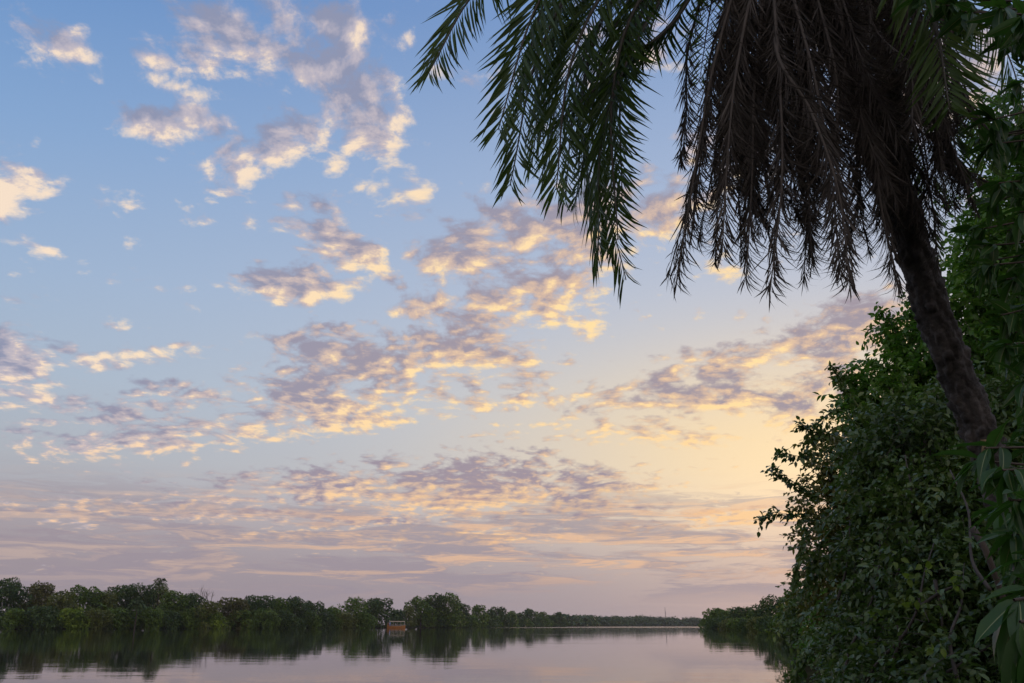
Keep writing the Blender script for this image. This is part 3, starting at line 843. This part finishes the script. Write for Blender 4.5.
def near_bush():
    rs = np.random.RandomState(21)
    base = (5.6, 11.5, 0.5)
    root = empty('riverside_bush', base)
    tag(root, 'large dark small-leaved bush leaning over the water below the palm trunk', 'bush')
    inv = np.array(base)
    lobes = [(876,655,12.2,44),(910,690,10.5,66),(985,690,9.5,78),(874,600,13,36),(890,560,12.4,48),(935,600,10.8,68),(1005,600,10,70),
             (880,512,12.8,36),(896,472,12.4,48),(942,515,11.2,64),(1012,510,11,60),(868,465,13.2,22),(882,432,13.2,32),(925,432,12.2,54),(985,420,12,52),(1030,440,12,50),(1045,560,10,60),(1060,660,9.5,70)]
    mb = MB(); tw = MB()
    leafy_mass(lobes[:7] + lobes[9:12], rs, 0.112, 0.46, 1.7, 0.2, mb, tw)
    leafy_mass(lobes[7:9] + lobes[12:], rs, 0.130, 0.40, 1.6, 0.35, mb, tw)
    vine = [(905,560,11.2,20),(918,600,10.2,18),(868,610,12.3,15),(955,470,11.0,22),(948,640,9.9,20),(890,505,12,18),(868,545,12.2,14),(985,560,9.9,20)]
    vm = MB(); leafy_mass(vine, rs, .10, .62, 1.0, .35, vm, tw)
    o = mb.build('foliage', BUSHLEAF, root, origin=inv)
    vm.build('vine', VINELEAF, root, origin=inv)
    o = tw.build('twigs', GREYTWIG, root, origin=inv); o['kind'] = 'stuff'
    # the sprays that reach out over the river
    arms = [[(850,524,12.6),(812,520,12.4),(786,514,12.3),(763,518,12.2)], [(845,506,12.6),(815,496,12.5),(792,481,12.4),(774,470,12.3)],
            [(852,462,12.9),(828,452,12.8),(806,457,12.7),(784,453,12.6)], [(862,412,13),(846,388,13),(836,370,13)], [(858,425,13),(838,410,13),(816,424,13),(803,426,13)],
            [(830,516,12.6),(810,532,12.5),(801,552,12.4),(797,578,12.4)], [(836,524,12.6),(818,548,12.6),(812,574,12.6)], [(842,440,13),(824,432,13),(812,440,13)], [(845,540,12.8),(826,560,12.7),(806,590,12.7)],
            [(840,640,12.4),(812,650,12.6),(795,672,12.8)]]
    for a in arms:
        s = MB(); p = limb(s, a, .013, .003, 16)
        for it in range(2):
            sel = p[4:]; d = np.gradient(p, axis=0)[4:]; d /= np.linalg.norm(d, axis=1, keepdims=True)
            spray(s, sel, d + rs.normal(size=d.shape) * .5 + (0, 0, .15), .15, rs, .105, .5, 5, (1, s, .003), droop=.3)
        b = s.build('branch', [BUSHLEAF], root, origin=inv)
    # bare stems showing through
    stems = [[(862,690,10.6),(878,662,10.3),(900,640,10.1),(917,610,10.0),(924,575,10.1),(935,540,10.4)], [(893,660,10.1),(900,640,10.0),(897,625,10.0)], [(905,690,9.6),(940,676,9.3),(975,655,9.2),(1000,640,9.2)],
             [(915,610,10.0),(945,590,9.8),(968,585,9.8)], [(935,580,9.9),(942,620,9.8),(940,660,9.8)]]
    stems += [[(842,690,11.6),(850,650,11.5),(868,612,11.4),(880,560,11.5),(878,520,11.7)], [(960,690,9.0),(950,640,9.3),(962,600,9.6),(958,560,9.9)], [(885,600,11.2),(905,555,11.1),(912,500,11.1),(905,455,11.3)],
              [(990,590,9.2),(972,560,9.5),(968,510,9.9),(950,470,10.3)], [(838,600,12.4),(848,560,12.3),(850,520,12.5)], [(880,690,10.6),(872,660,10.9),(884,625,11.0)]]
    for a in stems:
        s = MB(); limb(s, a, .022, .008, 18); s.build('stem', GREYTWIG, root, origin=inv)
    s = MB(); limb(s, [(972,528,9.0),(983,545,8.9),(995,575,8.9),(1006,610,9.0),(1012,660,9.2)], .036, .022, 18, 8); s.build('broken_stem', BARK, root, origin=inv)
    t = MB(); b0 = np.array(base)
    for k in range(7):
        a = k * .9; q = b0 + np.array([math.cos(a) * .35, math.sin(a) * .35, -.6])
        e = np.array(at(*lobes[(k * 3 + 1) % len(lobes)][:3]))
        t.tube(bez([q, (q + e) / 2 + (0, .2, .4), e], 12), np.linspace(.07, .025, 12), 7)
    t.build('trunk', BARK, root, origin=inv)
    # young lime leaves in small groups at the front
    for (px, py, y) in [(865,645,11.2),(875,610,11.2),(905,575,10.3),(920,572,10.4),(895,560,10.6),(935,648,9.6),(955,585,10),(912,600,10.2),(925,565,10.3)]:
        s = MB(); p = np.array([at(px + rs.uniform(-6, 6), py + rs.uniform(-6, 6), y - .75) for _ in range(4)])
        leaves(s, p, rs.normal(size=(4, 3)) + (0, 0, -.4), rs.normal(size=(4, 3)) * .5 + (0, -1, .4), .10, .06, bend=.2)
        s.build('young_leaves', LIME, root, origin=inv)
near_bush()

def upper_tree():
    rs = np.random.RandomState(31)
    base = (8.2, 15.0, 0.6); inv = np.array(base); root = empty('broadleaf_tree', base)
    tag(root, 'bright green bushy tree rising behind the palm trunk above the dark bush', 'tree')
    lobes = [(888,388,15,38),(925,352,15,44),(906,330,15.2,26),(962,338,14.5,50),(990,285,14.5,50),(868,405,15,26),(852,392,15.3,13),(930,400,14.6,50),(985,380,14.4,50),(1030,330,14.5,60),(1030,240,14.8,60),(960,450,14.4,60),(1040,420,14.5,60),(900,440,14.8,40),(1040,150,15,60),(1002,215,14.8,44),(985,265,14.7,30),(1015,120,15,36)]
    mb = MB(); tw = MB()
    leafy_mass(lobes, rs, .15, .44, 1.5, .35, mb, tw, tlen=.42)
    for a in ([(900,345,15),(892,325,15),(884,312,15)], [(880,370,15),(862,360,15),(850,372,15)], [(920,320,15),(914,308,15)], [(868,390,15),(852,378,15),(842,380,15)]):
        p = limb(tw, a, .012, .004, 10); d = np.gradient(p, axis=0)
        spray(mb, p, d + rs.normal(size=d.shape) * d.std() + (0, 0, .01), .26, rs, .13, .45, 6, None)
    mb.build('foliage', UPPERLEAF, root, origin=inv)
    o = tw.build('twigs', GREYTWIG, root, origin=inv); o['kind'] = 'stuff'
    t = MB(); b0 = np.array(base)
    f = b0 + (0.1, 0, 2.2); t.tube(bez([b0 - (0, 0, .7), b0 + (.1, 0, .9), f], 10), np.linspace(.2, .15, 10), 10)
    for k in (0, 1, 4, 7, 9, 10, 11, 12):
        e = np.array(at(*lobes[k][:3])); t.tube(bez([f - (0, 0, .2), (f + e) / 2 + (0, .1, .35), e], 12), np.linspace(.10, .03, 12), 7)
    t.build('trunk', BARK, root, origin=inv)
upper_tree()

def mass_tree(name, label, cat, base, lobes, leaf, lw, cover, mat, seed, droop=.2, group=None, per=8, tlen=.4, tr=.14):
    rs = np.random.RandomState(seed); inv = np.array(base); root = empty(name, base)
    tag(root, label, cat, group)
    mb = MB(); tw = MB(); leafy_mass(lobes, rs, leaf, lw, cover, droop, mb, tw, per=per, tlen=tlen, twr=.006, every=4)
    mb.build('foliage', mat, root, origin=inv)
    o = tw.build('twigs', GREYTWIG, root, origin=inv); o['kind'] = 'stuff'
    t = MB(); b0 = np.array(base); f = b0 + (0, 0, max(.4, .3 * (at(*lobes[0][:3]).z - base[2])))
    t.tube(bez([b0 - (0, 0, .8), (b0 + f) / 2, f], 6), np.linspace(tr, tr * .8, 6), 8)
    for k in range(0, len(lobes), 2):
        e = np.array(at(*lobes[k][:3])); t.tube(bez([f - (0, 0, .1), (f + e) / 2 + (0, 0, .2), e], 8), np.linspace(tr * .5, tr * .15, 8), 6)
    t.build('trunk', BARK, root, origin=inv)
    return root

mass_tree('broadleaf_tree', 'yellow green tree behind the outer edge of the dark bush', 'tree', (8.4, 23.0, .5),
          [(826,455,23,20),(822,500,23,24),(824,545,23,26),(828,590,23,28),(850,470,23,30),(850,520,23,34),(850,580,23,34),(836,430,23.4,14)], .17, .45, 1.25, YELLOW, 41, tlen=.5)
mass_tree('riverside_bush', 'mid green bush at the water behind the dark bush, with drooping edge', 'bush', (9.6, 28.0, .3),
          [(830,602,28,20),(834,632,27,24),(822,648,27.5,16),(846,600,28,28),(848,650,26,34),(818,622,29,12)], .17, .45, 1.3, UPPERLEAF, 42, tlen=.5)
mass_tree('riverside_bush', 'dark green bush farther back beside the tree on the right bank', 'bush', (14.6, 44.0, .3),
          [(801,606,44,16),(798,622,44,14),(808,590,45,16),(816,615,45,22),(804,634,43,10)], .26, .5, 1.2, BUSHLEAF, 43, tlen=.7)
mass_tree('riverside_shrub', 'twiggy grey green shrub trailing into the water at the foot of the dark bush', 'shrub', (6.0, 16.5, .15),
          [(840,668,16.5,22),(850,640,16.5,24),(862,690,15,34),(832,688,16,16)], .085, .42, .75, BUSHLEAF, 44, tlen=.45, tr=.06)
mass_tree('broadleaf_tree', 'dark leafy tree filling the bank behind the dark bush and palm', 'tree', (11.5, 19.0, .8),
          [(905,480,19,70),(990,430,19,80),(930,580,19,80),(1030,540,19,90),(1000,640,18.5,80),(890,640,19,60),(1040,330,19,80)], .22, .46, 1.0, BUSHLEAF, 45, tlen=.6, tr=.25)

# ------------------------------------------------------------------ the leaning palm
FROND = leaf_mat('palm_leaflet', [(0.022,0.049,0.010),(0.046,0.095,0.015),(0.086,0.147,0.022)], rough=0.42, trans=0.30, scale=0.8, spec=0.3, tcol=(0.14,0.24,0.02,1))
DEADLEAF = leaf_mat('dead_leaflet', [(0.044,0.040,0.035),(0.091,0.083,0.073),(0.176,0.160,0.139)], rough=0.85, trans=0.12, scale=1.5, spec=0.15, tcol=(0.16,0.11,0.05,1))
STALK = plain_mat('frond_stalk', (0.055, 0.050, 0.030), 0.6, 0.3, 8.0)
DEADSTALK = plain_mat('dead_stalk', (0.095, 0.083, 0.068), 0.85, 0.3, 8.0)

def frond(name, root, inv, pts, leaf, rs, mats, pairs=92, width=.0165, bare=.22, roll=0.0, angle=.85, droop=.5, messy=.12, bend=.35, r0=.022, skip=0.0):
    p = bez(pts, 40); mb = MB(); st = MB()
    st.tube(p, np.linspace(r0, .003, 40), 6)
    s = np.linspace(bare, .995, pairs); idx = s * 39; i = np.minimum(idx.astype(int), 38); u = (idx - i)[:, None]
    q = p[i] * (1 - u) + p[i + 1] * u
    t = np.gradient(p, axis=0)[i]; t /= np.linalg.norm(t, axis=1, keepdims=True)
    # the blade's own plane: carried along the stalk, rolled a little
    chord = p[-1] - p[0]; ref = np.cross(chord, np.array([0, 0, 1.])); ref = ref / (np.linalg.norm(ref) + 1e-9)
    side = ref[None] - (t @ ref)[:, None] * t; side /= np.linalg.norm(side, axis=1, keepdims=True)
    nor = np.cross(side, t)
    cr, sr = math.cos(roll), math.sin(roll)
    side2 = side * cr + nor * sr; nor2 = nor * cr - side * sr
    prof = leaf * (np.sin(np.clip((s - bare) / (1 - bare), 0, 1) * np.pi * .80 + .34) ** .7) * .98
    for sg in (1, -1):
        m = rs.rand(pairs) > skip
        n = m.sum()
        f = t[m] * math.cos(angle) + sg * side2[m] * math.sin(angle) + nor2[m] * .16 + rs.normal(size=(n, 3)) * messy
        f[:, 2] -= droop * rs.uniform(.6, 1.2, n)
        nr = nor2[m] + sg * side2[m] * -.5 + rs.normal(size=(n, 3)) * (.15 + messy)
        leaves(mb, q[m], f, nr, prof[m] * rs.uniform(.82, 1.12, n), width * rs.uniform(.75, 1.15, n), bend=rs.uniform(.0, bend, n))
    o = mb.build(name, mats[0], root, origin=inv)
    st.build('stalk', mats[1], o, smooth=True, origin=inv)
    return o

def build_palm():
    rs = np.random.RandomState(51)
    tp = [np.array(at(*q)) for q in [(1040,600,6.3),(1006,507,6.25),(977,424,6.2),(940,331,6.0),(909,235,5.75),(872,130,5.5),(834,40,5.25),(802,-40,5.05),(790,-75,5.0)]]
    low = np.array([tp[0][0] + .42, 6.45, -.25]); tp = [low, (low + tp[0]) / 2 + (.02, 0, 0)] + tp
    inv = np.array([low[0], low[1], .5])
    root = empty('palm_tree', tuple(inv))
    tag(root, 'tall palm leaning out from the bank, hung with green and dead fronds', 'palm')
    # trunk: old leaf bases as staggered knobs
    n, seg = 420, 72
    c = bez(tp, n); t = np.gradient(c, axis=0); t /= np.linalg.norm(t, axis=1, keepdims=True)
    a = np.cross(t, (0, 1., .2)); a /= np.linalg.norm(a, axis=1, keepdims=True); b = np.cross(t, a)
    L = np.concatenate([[0], np.cumsum(np.linalg.norm(np.diff(c, axis=0), axis=1))])
    th = np.linspace(0, 2 * np.pi, seg, endpoint=False)
    base_r = np.interp(L / L[-1], [0, .08, .3, .8, 1], [.19, .128, .106, .104, .10])
    U = L[:, None] / .075; V = th[None] / (2 * np.pi) * 8
    U = U + .22 * np.sin(V * 2.1 + 1.3) + .15 * np.sin(V * 5.3 + L[:, None] * 3); row = np.floor(U); fu = U - row; sh = .5 * (row % 2) + .8 * np.sin(row * 2.7); fv = (V + sh) % 1
    cell = np.floor(V + sh); h = np.sin(row * 12.9898 + cell * 78.233) * 43758.5; h = h - np.floor(h)
    knob = np.clip(1 - ((fv - .5) * 2.1) ** 2, 0, 1) * (.35 + .65 * np.sqrt(np.clip(fu, 0, 1))) * np.clip((1 - fu) * 5, 0, 1)
    r = base_r[:, None] * (1 + .015 * np.sin(3 * th)[None]) + .034 * knob * (.25 + 1.1 * h ** 1.5) + .004 * np.sin(U * 9 + V * 17) + rs.normal(size=(n, seg)) * .0018
    ring = c[:, None] + r[:, :, None] * (np.cos(th)[None, :, None] * a[:, None] + np.sin(th)[None, :, None] * b[:, None])
    i = np.arange(n - 1)[:, None] * seg; j = np.arange(seg)[None]; k = (j + 1) % seg
    mb = MB(); mb.add(ring.reshape(-1, 3), np.stack([i + j, i + k, i + seg + k, i + seg + j], -1).reshape(-1, 4))
    m, N, out = new_mat('palm_bark')
    pos = N.n.new('ShaderNodeTexCoord').outputs['Object']
    n1 = N.noise(pos, 9.0, 6.0, 0.65, dim='3D'); n2 = N.noise(pos, 60.0, 3.0, 0.6, dim='3D')
    p = N.n.new('ShaderNodeBsdfPrincipled')
    N.put(p.inputs['Base Color'], N.ramp(n1, [(.3, (.028, .026, .024, 1)), (.5, (.080, .073, .066, 1)), (.72, (.165, .150, .136, 1))]))
    p.inputs['Roughness'].default_value = .92
    bp = N.n.new('ShaderNodeBump'); bp.inputs['Strength'].default_value = .7; bp.inputs['Distance'].default_value = .01
    N.l.new(n2, bp.inputs['Height']); N.l.new(bp.outputs[0], p.inputs['Normal']); N.l.new(p.outputs[0], out.inputs[0])
    trunk = mb.build('trunk', m, root, smooth=True, origin=inv)
    # one pale scar where a leaf base broke off
    sc = MB(); q = np.array(at(978, 452, 6.2)) + np.array([.0, -.128, 0]); 
    gx = np.linspace(-1, 1, 7); 
    gv = np.array([[(q[0] + .035 * u_ + .008 * math.sin(3 * v_), q[1] - .018 * (1 - u_ * u_) * (1 - v_ * v_) + .01 * u_ * u_, q[2] + .065 * v_) for u_ in gx] for v_ in gx])
    sc.add(gv.reshape(-1, 3), [(r_ * 7 + c_, r_ * 7 + c_ + 1, (r_ + 1) * 7 + c_ + 1, (r_ + 1) * 7 + c_) for r_ in range(6) for c_ in range(6)])
    s = sc.build('leaf_scar', plain_mat('pale_scar', (.26, .19, .10), .9, .4, 30.0, .5), root, smooth=True, origin=inv); s['label'] = 'pale ochre scar on the trunk'
    top = c[-14]
    G = [FROND, STALK]; D = [DEADLEAF, DEADSTALK]
    P = lambda *q: [top] + [np.array(at(*k)) for k in q]
    green = [
     (P((690,-130,4.8),(560,-70,4.55),(480,-14,4.45),(428,74,4.4)), .42, .8, .6),
     (P((700,-95,4.6),(600,-45,4.35),(540,50,4.25),(510,186,4.2)), .40, .5, .5),
     (P((715,-90,5.0),(632,-5,4.9),(592,120,4.8),(626,280,4.75)), .42, .2, .35),
     (P((720,-70,4.5),(648,20,4.25),(604,130,4.15),(598,256,4.1)), .42, -.4, .35),
     (P((690,-100,5.3),(590,-40,5.4),(548,50,5.4),(532,165,5.35)), .40, .6, .45),
     (P((705,-70,5.2),(640,5,5.25),(600,90,5.2),(574,206,5.1)), .42, -.2, .4),
     (P((690,-120,4.5),(590,-70,4.2),(545,0,4.1),(520,95,4.05)), .38, -.5, .5),
     (P((720,-80,5.5),(650,0,5.7),(618,100,5.7),(610,215,5.6)), .40, 1.0, .35),
     (P((730,-60,4.7),(675,20,4.5),(628,60,4.4),(560,120,4.3)), .38, .2, .5),
     (P((700,-110,4.9),(610,-60,4.8),(560,15,4.75),(540,140,4.7)), .42, 0., .5),
     (P((690,-105,4.3),(585,-60,4.05),(535,10,3.95),(498,130,3.9)), .38, .7, .5),
     (P((710,-80,5.0),(625,-10,5.0),(580,70,5.0),(565,200,4.95)), .42, .4, .4),
     (P((715,-75,4.4),(640,0,4.2),(612,100,4.1),(618,240,4.05)), .40, 0.1, .35),
     (P((710,-85,4.9),(626,-20,4.85),(584,80,4.8),(592,215,4.75)), .42, -.2, .4),
     (P((715,-95,4.35),(622,-30,4.2),(572,60,4.1),(556,190,4.05)), .40, .4, .4),
     (P((722,-75,4.6),(650,0,4.55),(622,80,4.5),(622,200,4.45)), .40, .0, .35),
     (P((700,-90,4.6),(610,-30,4.5),(566,40,4.4),(548,170,4.35)), .42, -.1, .45),
     (P((840,-60,5.4),(900,-15,5.6),(955,60,5.7),(985,165,5.7)), .42, .5, .35),
     (P((850,-20,5.2),(905,40,5.3),(945,105,5.3),(962,190,5.3)), .40, -.3, .35),
     (P((850,-60,5.6),(930,-25,5.9),(1000,40,6.0),(1030,130,6.0)), .42, .2, .35),
     (P((845,-30,5.5),(900,60,5.8),(925,150,5.9),(930,240,5.9)), .40, .7, .3),
     (P((830,-80,4.5),(880,-60,4.0),(930,10,3.8),(950,110,3.7)), .36, -.6, .35)]
    for pts, lf, roll, dr in green:
        frond('frond', root, inv, pts, lf * 1.12, rs, G, roll=roll, droop=dr, messy=.10, bend=.32, skip=.03, angle=.72)
    # fronds standing and spreading above the frame
    for k in range(14):
        az = k * 2.399 + .4; el = (1.25, .95, .6)[k % 3]
        d = np.array([math.cos(az) * math.cos(el), math.sin(az) * math.cos(el), math.sin(el)])
        e = top + d * 2.7 + np.array([0, 0, -1.5 * math.cos(el) ** 2 - .2])
        frond('frond', root, inv, [top, top + d * .9, top + d * 1.9 - np.array([0, 0, .25 * math.cos(el)]), e], .40, rs, G, roll=rs.uniform(-.6, .6), droop=.25, pairs=48)
    # the skirt of dead fronds hanging round the neck
    for k in range(76):
        f = rs.uniform(0, 1) ** 1.2
        o = c[int(n - 16 - f * 78)]
        az = k * 2.399 + rs.uniform(-.3, .3)
        d = np.array([math.cos(az), math.sin(az), 0.])
        out_ = rs.uniform(.22, .80) * (1.1 - .45 * f); L_ = rs.uniform(1.4, 2.2) * (1.1 - .42 * f)
        p0 = o + d * .12
        pts = [p0, p0 + d * out_ * .6 + (0, 0, .10), p0 + d * out_ * 1.05 + (0, 0, -L_ * .34), p0 + d * out_ * 1.12 + (rs.uniform(-.1, .1), rs.uniform(-.1, .1), -L_ * .7), p0 + d * out_ * rs.uniform(.85, 1.25) + (rs.uniform(-.2, .2), rs.uniform(-.2, .2), -L_)]
        frond('dead_frond', root, inv, pts, rs.uniform(.22, .34), rs, D, roll=rs.uniform(-1.5, 1.5), pairs=180, width=.0078, bare=.12, angle=rs.uniform(.4, .75), droop=rs.uniform(.9, 2.2), messy=.34, bend=.9, skip=.08, r0=.014)
    spec = [P((748,-40,4.5),(715,60,4.4),(695,170,4.35),(676,284,4.3)), P((760,-30,4.4),(738,60,4.3),(728,150,4.25),(722,255,4.2)), P((775,-20,4.4),(780,80,4.25),(782,180,4.2),(770,292,4.2)),
            P((790,-20,4.5),(815,80,4.3),(832,180,4.25),(840,275,4.2)), P((775,40,4.3),(810,110,4.2),(838,190,4.15),(850,285,4.15)), P((830,40,4.7),(870,120,4.6),(880,200,4.6),(898,288,4.6)), P((745,-30,4.9),(712,50,4.9),(700,150,4.9),(668,278,4.85)), P((750,-40,4.7),(722,40,4.6),(706,120,4.55),(692,235,4.5)), P((770,-30,4.6),(755,80,4.5),(752,180,4.45),(746,280,4.4)), P((800,0,4.8),(800,90,4.8),(808,180,4.8),(812,265,4.8)),
            P((855,40,5.1),(905,110,5.1),(930,190,5.1),(938,270,5.1)), P((765,-50,5.4),(735,40,5.6),(745,150,5.6),(745,265,5.6))]
    for pts in spec:
        frond('dead_frond', root, inv, pts, .29, rs, D, roll=rs.uniform(-.5, .5), pairs=170, width=.0076, bare=.14, angle=.62, droop=rs.uniform(.6, 1.6), messy=.28, bend=.8, skip=.05, r0=.014)
build_palm()

# ------------------------------------------------------------------ the mango at the right edge
def fine_leaves(mb, pos, fwd, nrm, length, width, rs, bend):
    """long blades with a raised pale midrib, waved edges and a curl"""
    n = len(pos); M = rotations(fwd, nrm)
    yy = np.linspace(0, 1, 9); cx = np.array([-1, -.5, -.06, .06, .5, 1.])
    prof = np.array([.06, .55, .86, 1., .98, .86, .62, .32, .02]) * .5
    X = prof[None, :, None] * cx[None, None] * width[:, None, None]
    ph = rs.uniform(0, 6.28, (n, 1, 1)); amp = rs.uniform(.02, .10, (n, 1, 1))
    Y = np.repeat(yy[None, :, None], 6, 2) * length[:, None, None]
    Z = np.abs(cx)[None, None] * prof[None, :, None] * width[:, None, None] * rs.uniform(.1, .7, (n, 1, 1)) + amp * width[:, None, None] * np.sin(yy[None, :, None] * 11 + ph + cx[None, None] * 1.2) * np.abs(cx)[None, None]
    Z = Z - bend[:, None, None] * (yy ** 2)[None, :, None] * length[:, None, None]
    X = X + (rs.uniform(-.12, .12, (n, 1, 1)) * (yy ** 2)[None, :, None]) * length[:, None, None]
    t = np.stack(np.broadcast_arrays(X, Y, Z), -1).reshape(n, 54, 3)
    v = np.einsum('nij,nkj->nki', M, t) + pos[:, None]
    r, c = np.meshgrid(np.arange(8), np.arange(5), indexing='ij')
    q = np.stack([r * 6 + c, r * 6 + c + 1, r * 6 + c + 7, r * 6 + c + 6], -1)
    o = (np.arange(n) * 54)[:, None, None]; b = mb.n
    side = q[:, [0, 1, 3, 4]].reshape(-1, 4); rib = q[:, 2].reshape(-1, 4)
    mb.add(v.reshape(-1, 3), (side[None] + o).reshape(-1, 4), mat=0)
    f = (rib[None] + o).reshape(-1, 4) + b; mb.f4.append(f); mb.m4.append(np.full(len(f), 1))

def whorl(mb, p, axis, rs, n, leaf, lw, hang=.7, mat=0):
    axis = np.asarray(axis, float); axis /= np.linalg.norm(axis)
    s = np.cross(axis, (0.2, .3, .9)); s /= np.linalg.norm(s); q = np.cross(axis, s)
    a = np.arange(n) * 2.399 + rs.uniform(0, 6)
    f = np.cos(a)[:, None] * s + np.sin(a)[:, None] * q + axis * rs.uniform(.2, 1.1, (n, 1)) + rs.normal(size=(n, 3)) * .2
    f[:, 2] -= hang * rs.uniform(.5, 1.4, n)
    nr = np.array([0, 0, 1.]) + f * .3 + rs.normal(size=(n, 3)) * .35
    pos = p + axis * (-.07 * rs.uniform(0, 1, (n, 1)))
    fine_leaves(mb, pos, f, nr, leaf * rs.uniform(.6, 1.15, n), leaf * lw * rs.uniform(.85, 1.2, n), rs, rs.uniform(.05, .5, n))

def build_mango():
    rs = np.random.RandomState(61); base = (4.6, 3.6, .5); inv = np.array(base)
    root = empty('mango_tree', base)
    tag(root, 'mango tree at the right edge with long glossy drooping leaves in front of the palm', 'tree')
    edge = lambda y: np.interp(y, [-60, 0, 20, 45, 80, 110, 150, 200, 260, 300, 350, 420, 470, 520, 560], [918, 908, 930, 988, 994, 980, 968, 958, 962, 976, 990, 1004, 1006, 1008, 1014])
    b0 = np.array(base); t = MB()
    tr = bez([b0 - (0, 0, .8), b0 + (.05, .1, 1.3), b0 + (-.1, .2, 2.8), b0 + (-.5, .3, 4.6), b0 + (-.7, .3, 6.0)], 40)
    t.tube(tr, np.linspace(.20, .05, 40), 12); t.build('trunk', BARK, root, origin=inv)
    mb = MB(); br = MB()
    def add(px, py, y, leaf=.165, n=10, hang=.7):
        p = np.array(at(px, py, y)); k = int(np.clip(np.argmin(np.abs(tr[:, 2] - (p[2] - .3))), 6, 39)); s = tr[k]
        d = p - s
        br.tube(bez([s, s + d * .5 + np.array([0, 0, .18]) + rs.normal(size=3) * .08, p], 10), np.linspace(.016, .004, 10), 5, cap=False)
        whorl(mb, p, d * np.array([1, 1, .3]) + np.array([0, 0, -.3]), rs, n, leaf, .27, hang)
    for py in range(-60, 560, 17):
        for r in range(4):
            y = rs.uniform(3.6, 5.3); px = edge(py) + 14 + rs.uniform(0, 1) ** 1.3 * 95
            if 30 < py < 68 and px > 990 and rs.rand() < .7: continue
            add(px, py + rs.uniform(-9, 9), y, n=rs.randint(8, 13))
    for (px, py, y) in [(985,448,2.9),(1002,470,2.8),(975,460,3.0),(1010,500,2.7),(920,-5,3.6),(945,5,3.6),(965,12,3.5),(905,-20,3.7),(1000,8,3.2),(1020,15,3.0),(1012,535,3.4),(1022,560,3.3),(1004,515,3.5),(1026,590,3.2),(1018,500,3.3),(998,508,4.6),(1010,528,4.5),(1002,552,4.5),(1016,578,4.4),(1026,548,4.4),(1012,600,4.5)]:
        add(px, py, y, .17, 8, .9)
    # the low bough whose leaves come closest to the eye
    for (px, py, y, n) in [(1014,600,2.1,7),(1020,622,2.0,8),(1034,594,2.15,7),(1012,640,2.2,5),(1036,648,1.95,8)]:
        add(px, py, y, .19, n, 2.2)
    mb.build('foliage', [MANGO, RIB], root, origin=inv, smooth=True)
    br.build('boughs', BARK, root, origin=inv)
build_mango()
